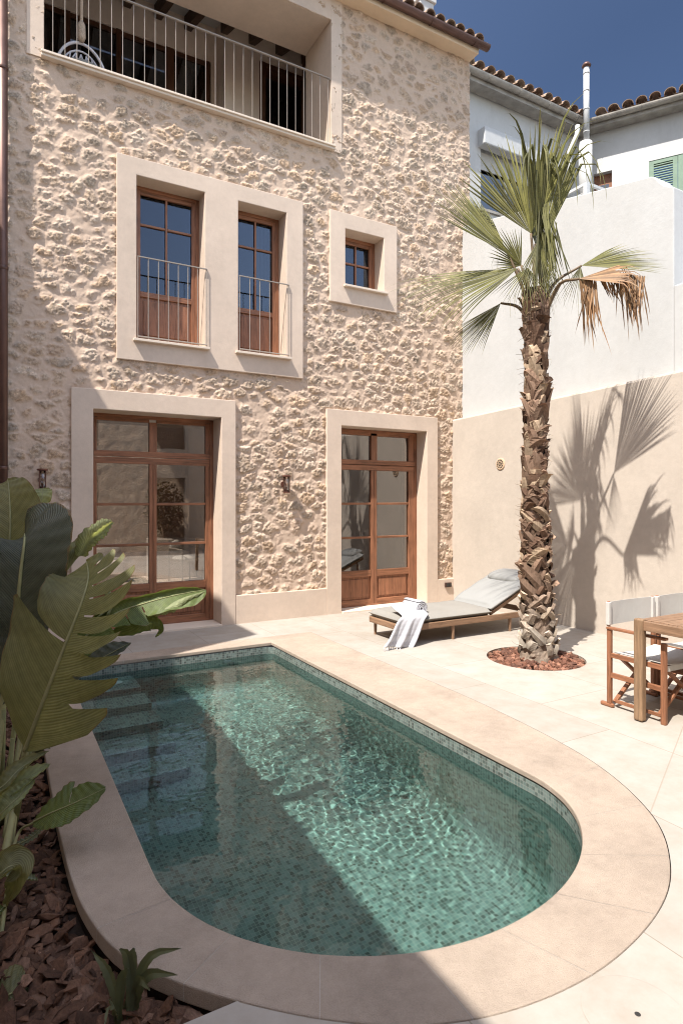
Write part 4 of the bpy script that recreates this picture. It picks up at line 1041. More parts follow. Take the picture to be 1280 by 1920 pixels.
# ================================================================ PALM
palm = thing('palm_tree', 'fan palm with a shaggy criss-cross trunk in a round bed of red stones', 'palm tree', (*PALM, 0))
TOPZ = 3.55
def trunk_r(z): 
    t = z/TOPZ
    return .165-.074*min(1, t*1.8)**.8+.035*math.exp(-z/.2)+(.012 if t > .9 else 0)
def trunk_c(z): return Vector((PALM[0]+.035-.02*math.sin(z*1.1)-.060*z/TOPZ, PALM[1]-.01+.01*math.sin(z*1.7), z))
def bark_mat():
    t = NT('palm_bark'); a = t.n('ShaderNodeVertexColor'); a.layer_name = 'tint'; o = t.coord()
    f = t.noise(t.coord(scale=(60, 60, 9)), 1, 5, .7); n2 = t.noise(o, 14, 4, .7)
    cc = t.mix(1.0, a.outputs['Color'], t.ramp(t.math('ADD', t.math('MULTIPLY', f, .6), t.math('MULTIPLY', n2, .4)), [(.3, (.55, .53, .5)), (.7, (1.35, 1.33, 1.3))]), 'MULTIPLY')
    return t.done(t.bsdf(cc, .85, .15, t.bump(f, .6, .008)))
M['bark'] = bark_mat()
b = MB(); tint = []
NZ, NA = 150, 40
for i in range(NZ+1):
    z = -.08+(TOPZ+.1+.08)*i/NZ
    for j in range(NA):
        a = 6.283185*j/NA
        r_ = trunk_r(max(z, 0))*(.90+.12*math.sin(a*5+z*22)*.5+.10*math.sin(-a*7+z*31)*.5+random.uniform(-.04, .04))
        c = trunk_c(z); b.v.append((c.x+r_*math.cos(a), c.y+r_*math.sin(a), z))
        g_ = random.uniform(.7, 1.2); low = max(0, 1-z/.7)
        tint.append((.135*g_+.12*low, .088*g_+.115*low, .062*g_+.10*low, 1))
for i in range(NZ):
    for j in range(NA): b.f.append((i*NA+j, i*NA+(j+1) % NA, (i+1)*NA+(j+1) % NA, (i+1)*NA+j)); b.m.append(0)
# leaf bases: split boots that cross each other up the trunk
rb = random.Random(12)
nb_ = 210
for k in range(nb_):
    z = .02+(TOPZ-.12)*(k/nb_)**.92; a = k*2.39996+rb.uniform(-.25, .25)
    low = max(0, 1-z/.65)
    c = trunk_c(z); r0 = trunk_r(z)
    for sgn in ((-1, 1) if rb.random() < .75 else (rb.choice((-1, 1)),)):
        L = rb.uniform(.10, .26)*(1.0 if z > .5 else .85); w0 = rb.uniform(.026, .055); w1 = w0*rb.uniform(.4, .9)
        lean = sgn*rb.uniform(.3, 1.1)
        if z > 1.55 and rb.random() < .62: L *= rb.uniform(1.0, 1.5); w0 *= rb.uniform(1.3, 2.0); w1 = w0*rb.uniform(.25, .6); lean *= .35
        flare = rb.uniform(.002, .032)+(.05 if rb.random() < .17 else 0)*(z > .4)
        v0 = len(b.v); S = 6; sh = rb.uniform(.75, 1.3); 
        base = Vector((.20, .132, .094)) if rb.random() < .64 else Vector((.115, .07, .048))
        if rb.random() < .2: base = Vector((.36, .27, .19))
        base = base.lerp(Vector((.40, .365, .31)), low*.9)*sh
        for q in range(S+1):
            t = q/S; ang = a+lean*t*L/r0*.85+sgn*.15; zz = z+L*t*.80-.02*(t > .99)
            rr_ = r0*.93+.012+flare*t*t+.010*math.sin(t*3.1)
            w_ = w0*(1-t)+w1*t; w_ *= (1.15-.15*t)
            cc_ = trunk_c(zz)
            for (s_, out) in ((-1, -.006), (0, .013), (1, -.006), (0, -.014)):
                an = ang+s_*w_/r0*math.cos(lean*.5)*.95; zo = -s_*w_*math.sin(lean*.6)
                R_ = rr_+out
                b.v.append((cc_.x+R_*math.cos(an), cc_.y+R_*math.sin(an), zz+zo)); tt = (.75+.4*t+(.35 if q == S else 0))
                tint.append((base.x*tt, base.y*tt, base.z*tt, 1))
        for q in range(S):
            for e in range(4): b.f.append((v0+q*4+e, v0+q*4+(e+1) % 4, v0+(q+1)*4+(e+1) % 4, v0+(q+1)*4+e)); b.m.append(0)
        b.f.append(tuple(v0+S*4+e for e in range(4))); b.m.append(0)
# loose fibres
for k in range(420):
    z = rb.uniform(.1, TOPZ); a = rb.uniform(0, 6.283); c = trunk_c(z); r0 = trunk_r(z)*1.0; v0 = len(b.v)
    d_ = Vector((math.cos(a), math.sin(a), 0)); tg = Vector((-d_.y, d_.x, 0)); L = rb.uniform(.04, .12); bend = Vector((0, 0, rb.uniform(-.6, .8)))+tg*rb.uniform(-.9, .9)
    p = c+d_*r0
    for q in range(4):
        t = q/3; pp = p+(d_*.55+bend*t).normalized()*L*t
        for s_ in (-1, 1): b.v.append(tuple(pp+tg*.0013*s_*(1-t*.6)+Vector((0, 0, .0013*s_)))); tint.append((.34, .25, .17, 1))
    for q in range(3): b.f.append((v0+q*2, v0+q*2+1, v0+q*2+3, v0+q*2+2)); b.m.append(0)
b.c = tint; b.v = [(x-PALM[0], y-PALM[1], z) for (x, y, z) in b.v]
b.build('trunk', 'bark', palm, smooth=False, recalc=False)

def frond_mat(name, c1, c2, trans):
    t = NT(name); a = t.n('ShaderNodeVertexColor'); a.layer_name = 'tint'; o = t.coord(); nn = t.noise(o, 9, 4, .7)
    cc = t.mix(a.outputs['Alpha'], c1, c2); cc = t.mix(1.0, cc, a.outputs['Color'], 'MULTIPLY')
    cc = t.mix(1.0, cc, t.ramp(nn, [(.3, (.8, .8, .8)), (.7, (1.2, 1.2, 1.15))]), 'MULTIPLY')
    pb = t.bsdf(cc, .58, .25)
    tl = t.n('ShaderNodeBsdfTranslucent'); t.l(t.mix(1.0, cc, (1.4, 1.4, .7), 'MULTIPLY'), tl.inputs[0])
    mx = t.n('ShaderNodeMixShader'); mx.inputs[0].default_value = trans; t.l(pb, mx.inputs[1]); t.l(tl.outputs[0], mx.inputs[2])
    return t.done(mx.outputs[0])
M['frond'] = frond_mat('palm_frond', (.105, .102, .030), (.20, .175, .065), .14)
M['frond_dead'] = frond_mat('dead_palm_frond', (.25, .135, .065), (.36, .25, .15), .12)
M['petiole'] = flat('palm_stalk', (.14, .095, .055), .5, .3, 0, .2, 12)
def fan(hub, axis, normal, rad, spread, nseg=44, droop=.3, hang=0.0, unite=.42, seed=1, mat='frond', width=1.0, cup=.0, petiole=None, label=None, tipdroop=1.0, lenvar=.12, asym=0.0, line=None):
    rr = random.Random(seed); ax = Vector(axis).normalized(); nm = Vector(normal); nm = (nm-ax*nm.dot(ax)).normalized(); sd_ = ax.cross(nm)
    hub = Vector(hub); b = MB(); tint = []; S = 11; G_ = Vector((0, 0, -1))
    dth = 2*spread/(nseg-1)
    for i in range(nseg):
        th = -spread+dth*i+rr.uniform(-.012, .012)
        cut_ = math.cos(th*.55)
        L = rad*(.62+.38*cut_)*(1+rr.uniform(-lenvar, lenvar*.5)); u_ = unite*(.8+.2*cut_)*(1+rr.uniform(-.1, .1))
        d_ = (ax*math.cos(th)+sd_*math.sin(th)+nm*(cup*abs(math.sin(th))+asym*math.sin(th))).normalized()
        side = (-ax*math.sin(th)+sd_*math.cos(th)).normalized()
        if line is not None: d_ = (d_+Vector((rr.gauss(0, .10), rr.gauss(0, .10), 0))).normalized(); L *= rr.uniform(.55, 1.1)
        h_ = hang*(1 if rr.random() < .8 else .3)*rr.uniform(.75, 1.2); dr = droop*rr.uniform(.6, 1.5)
        p = hub+(Vector(line)*(i/(nseg-1)+rr.uniform(-.02, .02)) if line is not None else Vector((0, 0, 0))); v0 = len(b.v); stp = L/S; br = rr.choice((.55, .75, .95, 1.1, 1.5))*rr.uniform(.85, 1.15); dead_tip = rr.uniform(.55, .95)
        bendat = u_+rr.uniform(0, .12)
        pl = .014*(1 if i % 2 else -1)
        for q in range(S+1):
            t = q/S
            # half width: fills the fan up to 'unite', then narrows to a point
            wf = L*min(t, u_)*math.tan(dth/2)*1.04 if line is None else .0085*rr.uniform(.6, 1.3)*min(1, .35+t*3)
            if t > u_: wf *= max(0.02, 1-((t-u_)/(1-u_))**1.7)
            wf *= width
            fold = wf*.55
            nn_ = nm*(.012*min(1, t*4))
            for (s_, f_) in ((-1, -1), (0, 1), (1, -1)):
                b.v.append(tuple(p+side*wf*s_+nm*(fold*f_*.5)+nn_*0))
                al = max(0, (t-dead_tip)/.3); al = .6*min(1, al)+(.35 if s_ == 0 and t < .6 else 0)
                tint.append((br, br, br, min(1, al)))
            g_ = dr*(max(0, t-.25))**1.6*tipdroop
            if t > bendat: g_ += h_*min(1, (t-bendat)/.12)
            d_ = (d_+G_*g_*.45).normalized()
            p = p+d_*stp
        for q in range(S):
            a = v0+q*3
            b.f += [(a, a+1, a+4, a+3), (a+1, a+2, a+5, a+4)]; b.m += [0, 0]
    # hanging threads
    for k in range(0 if line is not None else nseg//2):
        th = rr.uniform(-spread, spread); t0 = rr.uniform(.5, .8); p = hub+(ax*math.cos(th)+sd_*math.sin(th))*rad*t0+G_*droop*.12
        v0 = len(b.v); L = rr.uniform(.05, .2); sx_ = Vector((rr.uniform(-1, 1), rr.uniform(-1, 1), 0))
        for q in range(5):
            t = q/4; pp = p+G_*L*t+sx_*.03*math.sin(t*3)
            for s_ in (-1, 1): b.v.append(tuple(pp+side*.0016*s_)); tint.append((1.1, 1.1, 1.1, 1))
        for q in range(4): b.f.append((v0+q*2, v0+q*2+1, v0+q*2+3, v0+q*2+2)); b.m.append(0)
    b.c = tint
    root_loc = Vector((*PALM, 0)); b.v = [(x-root_loc.x, y-root_loc.y, z) for (x, y, z) in b.v]
    o = b.build('frond' if mat == 'frond' else 'dead_frond', mat, palm, smooth=False, recalc=False)
    if petiole:
        pts = catmull([Vector(q)-root_loc for q in petiole+[tuple(hub)]], 14); pb = MB()
        pb.tube(pts, [.021-.010*i/13 for i in range(14)], 8); pb.build('petiole', 'petiole', o, smooth=True)
    return o
cr = tuple(trunk_c(3.42)); crown = Vector(cr)
def V3(*a): return Vector(a)
# camera-facing helpers at the palm
cf = -FW; rt = RT
EYE = Vector((0, 0, CH))
def edge_on(hub, axis, tilt):     # normal of a fan that the viewer sees nearly edge on
    v_ = (Vector(hub)-EYE).normalized(); n_ = Vector(axis).normalized().cross(v_)
    if n_.z < 0: n_ = -n_
    return n_-v_*tilt
# tall upright fan, its dark side to the viewer
fan((4.615, 4.345, 4.20), V3(-.06, .16, 1), cf*.85-rt*.45, 1.04, .66, 30, droop=.05, seed=3, petiole=[tuple(crown+V3(0, 0, -.05)), tuple(crown+V3(-.02, .0, .4))], lenvar=.2, cup=.15, unite=.52)
# fans in front whose blades fold over at the top and hang down
fan((4.65, 4.28, 4.00), rt*.10+V3(0, 0, 1)+cf*.10, cf*.9+rt*.25, 1.46, .34, 20, droop=.10, hang=3.6, seed=5, petiole=[tuple(crown+V3(.02, -.03, -.05)), tuple(crown+V3(.02, -.05, .3))], unite=.50, cup=.15, width=1.2)
fan((4.57, 4.28, 4.44), rt*.03+V3(0, 0, -1)+cf*.12, cf*.9+rt*.3, .92, .14, 16, droop=.1, seed=26, unite=.45, line=rt*.15+V3(0, 0, .05), width=1.5, lenvar=.3)
fan((4.66, 4.24, 4.38), rt*.14+V3(0, 0, -1)+cf*.10, cf*.8+rt*.5, .84, .22, 16, droop=.1, seed=27, unite=.4, line=rt*.14+V3(0, 0, -.10), width=1.5, lenvar=.35)
fan((4.60, 4.24, 4.08), rt*-.05+V3(0, 0, -1)+cf*.2, cf*.9, .55, .5, 18, droop=.15, seed=28, unite=.3, width=1.2)
# spiky fan behind, turned away to the right
fan((4.69, 4.36, 4.12), rt*.55+V3(0, 0, .16)+FW*.80, cf*.72+rt*.50+V3(0, 0, .1), .84, 1.65, 48, droop=.10, seed=8, petiole=[tuple(crown+V3(.03, .03, -.03)), tuple(crown+V3(.05, .06, .35))], unite=.40, cup=-.1)
# narrow fan going up to the left, seen nearly edge on
ax_ = rt*-.62+V3(0, 0, .78)+FW*.05
fan((4.42, 4.46, 4.00), ax_, edge_on((4.42, 4.46, 4.00), ax_, .30), 1.0, .80, 36, droop=.06, seed=11, petiole=[tuple(crown+V3(-.03, .02, -.05)), tuple(crown+V3(-.14, .06, .28))], unite=.55, cup=-.1, lenvar=.2)
# long fan sweeping to the left and down
ax_ = rt*-.92+V3(0, 0, -.30)+cf*.12
fan((4.45, 4.36, 3.83), ax_, edge_on((4.45, 4.36, 3.83), ax_, .42), 1.30, .62, 36, droop=.55, seed=14, petiole=[tuple(crown+V3(-.05, -.02, -.08)), tuple(crown+V3(-.11, .0, .2))], unite=.38)
# its near blades hang over the trunk head
fan((4.50, 4.28, 3.82), rt*-.25+V3(0, 0, -1)+cf*.3, cf*.9-rt*.2, .48, .75, 18, droop=.3, seed=15, unite=.22)
# lower left fan
ax_ = rt*-.66+V3(0, 0, -.66)+FW*.1
fan((4.46, 4.60, 3.56), ax_, edge_on((4.46, 4.60, 3.56), ax_, .60), .70, .62, 30, droop=.30, seed=17, petiole=[tuple(crown+V3(-.02, .04, -.12)), tuple(crown+V3(-.07, .16, .08))], unite=.42)
# right fan on an arching stalk
ax_ = rt*.93+V3(0, 0, .15)
fan((5.00, 4.06, 3.86), ax_, edge_on((5.00, 4.06, 3.86), ax_, .40), .76, .66, 36, droop=.20, seed=19, petiole=[tuple(crown+V3(.03, -.03, -.05)), tuple(crown+V3(.14, -.10, .27))], unite=.50)
fan((4.99, 4.06, 3.85), rt*-.25+V3(0, 0, -1)+cf*.25, cf*.9+rt*.2, .52, .45, 14, droop=.3, seed=20, unite=.2)
# dead fan on a stalk that arches towards the pool, folded and hanging
gh = V3(4.62, 3.78, 3.575); ax_ = V3(.26, -.52, .02)+rt*.45
fan(gh, ax_, edge_on(gh, ax_, .38), .62, .55, 26, droop=.22, hang=3.2, seed=23, mat='frond_dead', petiole=[tuple(crown+V3(.05, -.04, -.1)), tuple(crown+V3(.05, -.24, .20))], unite=.5, width=1.3)
fan(gh, rt*.10+V3(0, 0, -1), cf*.9+rt*.1, .62, .16, 34, droop=.3, seed=24, mat='frond_dead', unite=.35, lenvar=.3, line=ax_.normalized()*.14)
fan(gh+ax_.normalized()*.16, rt*.30+V3(0, 0, -1), cf*.9+rt*.1, .36, .25, 16, droop=.3, seed=34, mat='frond_dead', unite=.35, lenvar=.5, line=ax_.normalized()*.20)
fan(gh+ax_.normalized()*.34, rt*.06+V3(0, 0, -1), cf*.9+rt*.1, .50, .20, 42, droop=.3, seed=25, mat='frond_dead', unite=.35, lenvar=.3, line=ax_.normalized()*.20+V3(0, 0, -.05))
# a small inner fan in the heart of the crown
fan((4.56, 4.42, 3.90), rt*-.55+V3(0, 0, .45)+cf*.2, cf*.8+rt*.5, .42, 1.0, 20, droop=.2, seed=31, petiole=[tuple(crown+V3(-.02, .01, -.05)), tuple(crown+V3(-.05, .03, .2))])
# cut stub of an old stalk
b = MB(); b.tube([tuple(crown-V3(*PALM, 0)+V3(.06, -.04, -.02)), tuple(crown-V3(*PALM, 0)+V3(.15, -.10, .18)), tuple(crown-V3(*PALM, 0)+V3(.19, -.13, .27))], [.03, .02, .017], 8); b.build('cut_stalk', 'petiole', palm, smooth=True)

# ================================================================ LOOSE STONES AND BARK
ICO = bmesh.new(); bmesh.ops.create_icosphere(ICO, subdivisions=1, radius=1); IV = np.array([v.co[:] for v in ICO.verts]); IF = np.array([[v.index for v in f.verts] for f in ICO.faces]); ICO.free()
def chips(name, pts, size, flatness, palette, seed, mat, kind='stuff', long=1.7):
    r = np.random.default_rng(seed); n_ = len(pts); k = len(IV)
    V = np.repeat(IV[None], n_, 0)*r.uniform(.62, 1.25, (n_, k, 1))
    V = np.sign(V)*np.abs(V)**.75
    sz = r.uniform(*size, (n_, 1, 1)); sc = np.stack([r.uniform(1, long, n_), r.uniform(.6, 1.0, n_), r.uniform(*flatness, n_)], -1)[:, None, :]
    V = V*sc*sz*.5
    a = r.uniform(0, 6.283, n_); t1 = r.normal(0, .42, n_); t2 = r.normal(0, .42, n_)
    def rot(ax_, ang):
        c, s = np.cos(ang), np.sin(ang); Z_ = np.zeros_like(c); O = np.ones_like(c)
        m = {'x': [[O, Z_, Z_], [Z_, c, -s], [Z_, s, c]], 'y': [[c, Z_, s], [Z_, O, Z_], [-s, Z_, c]], 'z': [[c, -s, Z_], [s, c, Z_], [Z_, Z_, O]]}[ax_]
        return np.moveaxis(np.array(m), -1, 0)
    M_ = rot('z', a) @ rot('x', t1) @ rot('y', t2)
    V = np.einsum('nij,nkj->nki', M_, V)+np.asarray(pts)[:, None, :]
    F = (IF[None]+(np.arange(n_)*k)[:, None, None]).reshape(-1, 3)
    pal = np.array(palette)[r.integers(0, len(palette), n_)]*r.uniform(.65, 1.3, (n_, 1))
    C = np.repeat(np.concatenate([pal, np.ones((n_, 1))], 1)[:, None], k, 1).reshape(-1, 4)
    o = big_mesh(name, V.reshape(-1, 3), F, mat, None, False, C); tag(o, kind=kind); return o
def chip_mat(name, scale, bump):
    t = NT(name); a = t.n('ShaderNodeVertexColor'); a.layer_name = 'tint'; o = t.coord(); f = t.noise(t.coord(scale=(scale, scale*.5, scale)), 1, 5, .75)
    cc = t.mix(1.0, a.outputs['Color'], t.ramp(f, [(.3, (.55, .52, .5)), (.7, (1.45, 1.4, 1.35))]), 'MULTIPLY')
    return t.done(t.bsdf(cc, .75, .25, t.bump(f, bump, .01)))
M['chip'] = chip_mat('pine_bark_chip', 70, .8); M['lava'] = chip_mat('red_lava_stone', 90, .8)
pts = []
r = np.random.default_rng(9)
outx = lambda y: np.interp(y, [p[1] for p in OUT[::-1] if p[0] < 1.7], [p[0] for p in OUT[::-1] if p[0] < 1.7])
oy = sorted([(p[1], p[0]) for p in OUT if p[0] < 1.6 and p[1] > 1.4])
for k in range(5200):
    y = 1.83+(6.45-1.83)*r.random()**1.5; xm = np.interp(y, [q[0] for q in oy], [q[1] for q in oy])-.02
    x = xm-(xm+1.15)*r.random()**1.15
    if y > 4.2 and r.random() < .5: continue
    pts.append((x, y, BED_Z-.02+r.random()*.035))
chips('bark_mulch', pts, (.03, .085), (.16, .45), [(.115, .06, .036), (.145, .077, .047), (.08, .042, .026), (.20, .12, .082), (.10, .053, .033)], 2, 'chip', long=2.3)
pts = []
for k in range(620):
    a = r.uniform(0, 6.283); q = .455*math.sqrt(r.random()); z = -.045+.035*(1-q/.46)+r.random()*.03
    pts.append((PALM[0]+q*math.cos(a), PALM[1]+q*math.sin(a), z))
chips('red_gravel', pts, (.03, .075), (.5, .9), [(.19, .088, .058), (.155, .072, .048), (.24, .125, .085), (.13, .065, .046)], 4, 'lava', long=1.4)
# ================================================================ BIG-LEAVED PLANTS ON THE LEFT
def blade(rib, wl, wr, normal, prof=None, tears_l=(), tears_r=(), fold=(.25, .25), mat='leaf', parent=None, n=110, m=8, curl=(0, 0), slant=.5, wav=.012, seed=1, ribr=.009, stalk=None, rdroop=0.0, name='leaf'):
    """a big leaf: rib = 3-D points base->tip, wl/wr = greatest half widths, normal = side it faces"""
    rr = random.Random(seed); pts = catmull(rib, n); b = MB(); L = sum((Vector(pts[i+1])-Vector(pts[i])).length for i in range(n-1))
    prof = prof or (lambda t: (min(1, (t/.16))**.6)*(1-max(0, (t-.35)/.65)**2.1)**.75)
    for side in (-1, 1):
        W = wl if side < 0 else wr; tears = tears_l if side < 0 else tears_r; fd = fold[0 if side < 0 else 1]; cu_ = curl[0 if side < 0 else 1]
        idx = {}
        # every torn segment gets its own bend so the slits open
        bounds = [0]+sorted(t for t, s0 in tears)+[1.01]; bend = [rr.uniform(-.35, .5) for _ in bounds]
        for i in range(n):
            t = i/(n-1); p = Vector(pts[i]); T = (Vector(pts[min(i+1, n-1)])-Vector(pts[max(i-1, 0)])).normalized()
            N = Vector(normal); N = (N-T*N.dot(T)).normalized(); S_ = T.cross(N)*side
            seg_ = max(k for k, q in enumerate(bounds) if t >= q); tb = bend[seg_] if tears else 0
            near = min([abs(t-q) for q, s0 in tears], default=1)
            lo_, hi_ = ([*bounds, 1.01][seg_], [*bounds, 1.01][seg_+1]) if tears else (0, 1); fpos = (t-lo_)/max(1e-6, hi_-lo_); saw = (.62+.38*min(1, fpos)) if tears else 1
            for j in range(m+1):
                s = j/m; w_ = W*prof(t)*s*(1-(1-saw)*s)
                if tears and near < .03 and s > .25: w_ *= 1-.10*(1-near/.03)
                ang = fd+cu_*s*s*1.6+(tb*.45*s if tears else 0)
                q = p+(S_*math.cos(ang)+T*slant*(.35+.65*s)*.9*(1 if prof(t) > .05 else .3)*.8)*w_+N*(math.sin(ang)*w_)
                q += N*wav*min(1, W/.25)*math.sin(t*19+side)*s+N*.004*math.sin(t*61+j)*s+Vector((0, 0, -1))*rdroop*w_*s
                idx[i, j] = len(b.v); b.v.append(tuple(q))
        uvf = lambda i, j: (L*i/(n-1)-slant*.2*j/m, side*j/m)
        for i in range(n-1):
            tm = (i+.5)/(n-1)
            for j in range(m):
                if any(abs(tm-q) < .51/(n-1) and (j+.5)/m > s0 for q, s0 in tears): continue
                f = (idx[i, j], idx[i+1, j], idx[i+1, j+1], idx[i, j+1]); u = (uvf(i, j), uvf(i+1, j), uvf(i+1, j+1), uvf(i, j+1))
                if side > 0: f = f[::-1]; u = u[::-1]
                b.uv[len(b.f)] = u; b.f.append(f); b.m.append(0)
    o3 = parent.location if parent is not None else Vector((0, 0, 0))
    b.v = [tuple(Vector(q)-o3) for q in b.v]
    o = b.build(name, mat, parent, smooth=True, recalc=False)
    if ribr:
        rb_ = MB(); rp = [Vector(q)-o3 for q in pts]; N0 = Vector(normal).normalized()
        rb_.tube([q+N0*.002 for q in rp], [ribr*(1-.85*i/(n-1)) for i in range(n)], 8)
        if stalk: 
            sp_ = catmull([Vector(q)-o3 for q in stalk]+[rp[0]], 16); rb_.tube(sp_, [ribr*1.7-(ribr*.7)*i/15 for i in range(16)], 8)
        rb_.build('rib', 'rib', o, smooth=True)
    return o
toward = -FW+UP*.15
G0 = BED_Z
giant = thing('bird_of_paradise', 'tall plant with huge paddle leaves, one torn into strips, at the left pool edge', 'plant', (.02, 3.25, G0))
base = Vector((.02, 3.25, G0))
# L4: the big torn leaf in front
blade([P(48, 1408, 2.95), P(84, 1310, 2.92), P(122, 1212, 2.92), P(152, 1135, 2.95), P(166, 1085, 3.02), P(163, 1052, 3.10)], .36, .36, -FW*.9+UP*.22-RT*.12,
      tears_r=((.20, .5), (.30, .35), (.38, .55), (.46, .15), (.55, .10), (.64, .08), (.72, .12), (.80, .2), (.88, .3)), tears_l=((.42, .05),), fold=(.10, .18), seed=4, parent=giant, slant=.55, stalk=[tuple(base+V3(.02, -.05, 0)), P(30, 1500, 3.05)], ribr=.012,
      prof=lambda t: (min(1, (t/.10))**.6)*(1-max(0, (t-.30)/.70)**2.4)**.8)
# L3: dark leaf with a notched, bent-back tip
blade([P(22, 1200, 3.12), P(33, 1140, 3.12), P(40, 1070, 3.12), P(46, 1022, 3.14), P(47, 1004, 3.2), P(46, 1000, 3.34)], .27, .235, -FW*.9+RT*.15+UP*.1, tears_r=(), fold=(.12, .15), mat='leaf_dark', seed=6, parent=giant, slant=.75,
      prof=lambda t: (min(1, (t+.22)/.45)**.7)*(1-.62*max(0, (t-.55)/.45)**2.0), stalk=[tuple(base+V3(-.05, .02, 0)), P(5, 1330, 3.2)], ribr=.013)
# L1: upright leaf at the back left
blade([P(14, 1150, 3.34), P(17, 1060, 3.34), P(20, 980, 3.36), P(18, 925, 3.4), P(15, 898, 3.46)], .22, .185, -FW*.9+RT*.1+UP*.05, fold=(.12, .12), mat='leaf', seed=8, parent=giant, slant=.6, stalk=[tuple(base+V3(-.08, .12, 0)), P(8, 1300, 3.35)], ribr=.010,
      prof=lambda t: (min(1, (t+.1)/.3)**.7)*(1-max(0, (t-.35)/.65)**1.7)**.9)
# L2: slim leaf right behind it
blade([P(66, 1060, 3.55), P(71, 985, 3.55), P(79, 935, 3.55), P(82, 915, 3.60)], .055, .085, -FW*.8+RT*.35, fold=(.2, .2), mat='leaf_light', seed=9, parent=giant, slant=.5, tears_r=((.58, .3),), ribr=.006, stalk=[tuple(base+V3(-.02, .25, 0)), P(52, 1250, 3.5)],
      prof=lambda t: (min(1, (t+.2)/.4)**.7)*(1-max(0, (t-.5)/.5)**2.2)**.8)
# L5: leaf leaning right with a rolled, sunlit tip
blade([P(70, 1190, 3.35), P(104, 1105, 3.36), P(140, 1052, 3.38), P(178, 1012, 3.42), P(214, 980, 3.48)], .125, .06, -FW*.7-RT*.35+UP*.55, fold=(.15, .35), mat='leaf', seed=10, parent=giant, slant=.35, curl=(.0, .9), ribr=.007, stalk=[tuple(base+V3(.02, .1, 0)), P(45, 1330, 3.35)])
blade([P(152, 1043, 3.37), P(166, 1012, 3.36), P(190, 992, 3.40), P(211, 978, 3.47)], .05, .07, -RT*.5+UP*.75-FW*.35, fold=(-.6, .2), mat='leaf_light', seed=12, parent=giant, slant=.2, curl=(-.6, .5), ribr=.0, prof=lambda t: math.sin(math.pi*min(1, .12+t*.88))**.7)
# L6: leaf reaching over the water edge, torn, tip rolled and lit
blade([P(95, 1260, 3.30), P(160, 1195, 3.36), P(215, 1152, 3.42), P(270, 1132, 3.48), P(330, 1116, 3.56), P(386, 1106, 3.66)], .085, .15, -FW*.75+UP*.6, fold=(.3, .05), mat='leaf_fresh', seed=14, parent=giant, slant=.3, curl=(.35, .25), tears_r=((.34, .1), (.46, .2), (.58, .15)), rdroop=.35, ribr=.007, stalk=[tuple(base+V3(.05, .05, 0)), P(50, 1380, 3.3)],
      prof=lambda t: (min(1, t/.12)**.6)*(1-.45*max(0, (t-.5)/.5))*(1-max(0, (t-.8)/.2)**2.5)**.7)
blade([P(262, 1150, 3.46), P(300, 1143, 3.48), P(340, 1122, 3.55), P(382, 1109, 3.64)], .03, .042, -RT*.45+UP*.85-FW*.2, fold=(-.5, -.2), mat='leaf_light', seed=15, parent=giant, slant=.2, curl=(-.5, -.5), ribr=.0, prof=lambda t: math.sin(math.pi*min(1, .1+t*.88))**.6*(1-.25*math.sin(t*9)))
blade([P(205, 1190, 3.42), P(250, 1170, 3.45), P(285, 1165, 3.48), P(300, 1180, 3.5), P(292, 1195, 3.52)], .035, .075, -FW*.8+UP*.5, fold=(.2, -.3), mat='leaf_fresh', seed=16, parent=giant, slant=.3, curl=(.2, -.5), ribr=.0)
blade([P(170, 1175, 3.40), P(205, 1150, 3.42), P(210, 1120, 3.46), P(198, 1088, 3.5)], .05, .03, -FW*.8-RT*.3, fold=(.3, .4), mat='leaf_light', seed=18, parent=giant, slant=.2, curl=(.7, .6), ribr=.0)
# shaded blades low behind the big leaf
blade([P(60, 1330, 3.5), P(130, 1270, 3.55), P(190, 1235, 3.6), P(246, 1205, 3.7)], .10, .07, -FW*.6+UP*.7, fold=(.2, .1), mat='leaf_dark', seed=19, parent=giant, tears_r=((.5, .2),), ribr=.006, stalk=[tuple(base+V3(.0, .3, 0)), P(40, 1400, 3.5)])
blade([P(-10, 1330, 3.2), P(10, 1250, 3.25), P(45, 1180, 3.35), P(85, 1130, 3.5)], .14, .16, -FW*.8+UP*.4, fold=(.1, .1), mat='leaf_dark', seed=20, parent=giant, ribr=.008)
# stalks
sk = MB()
for (x0, y0, x1_, y1, dd, r0) in ((22, 1585, 52, 1395, 3.02, .017), (6, 1600, 24, 1385, 3.1, .016), (-6, 1560, 8, 1330, 3.2, .018), (30, 1540, 62, 1380, 3.3, .014), (2, 1560, 34, 1300, 3.15, .015)):
    a = P(x0, y0, dd); a.z = max(a.z, G0-.02); c = P(x1_, y1, dd-.02); mid = (a+c)/2+RT*.008
    sk.tube([q-giant.location for q in (a, mid, c)], [r0, r0*.85, r0*.6], 10)
sk.build('stalk', 'stalk', giant, smooth=True)
# lower plants in the bed
young = thing('young_paddle_plant', 'young plant whose single green paddle leaf with a slit lies over the coping', 'plant', (.02, 2.62, G0)); yb = young.location.copy()
blade([P(64, 1541, 2.72), P(98, 1524, 2.70), P(140, 1506, 2.70), P(198, 1478, 2.74)], .115, .085, UP*.75-FW*.62, fold=(.10, .10), mat='leaf_fresh', seed=21, parent=young, slant=.35, tears_l=((.60, .12),), ribr=.005, stalk=[tuple(yb), P(30, 1575, 2.72)],
      prof=lambda t: math.sin(math.pi*min(1, .06+t*.93))**.75)
blade([P(20, 1590, 2.75), P(60, 1570, 2.78), P(85, 1545, 2.82)], .02, .03, UP-FW*.3, mat='strap', seed=22, parent=young, ribr=.003)
blade([P(6, 1600, 2.7), P(28, 1610, 2.68), P(52, 1592, 2.7)], .03, .03, UP-FW*.4, mat='leaf_fresh', seed=23, parent=young, ribr=.003, stalk=[tuple(yb), P(-5, 1620, 2.7)])
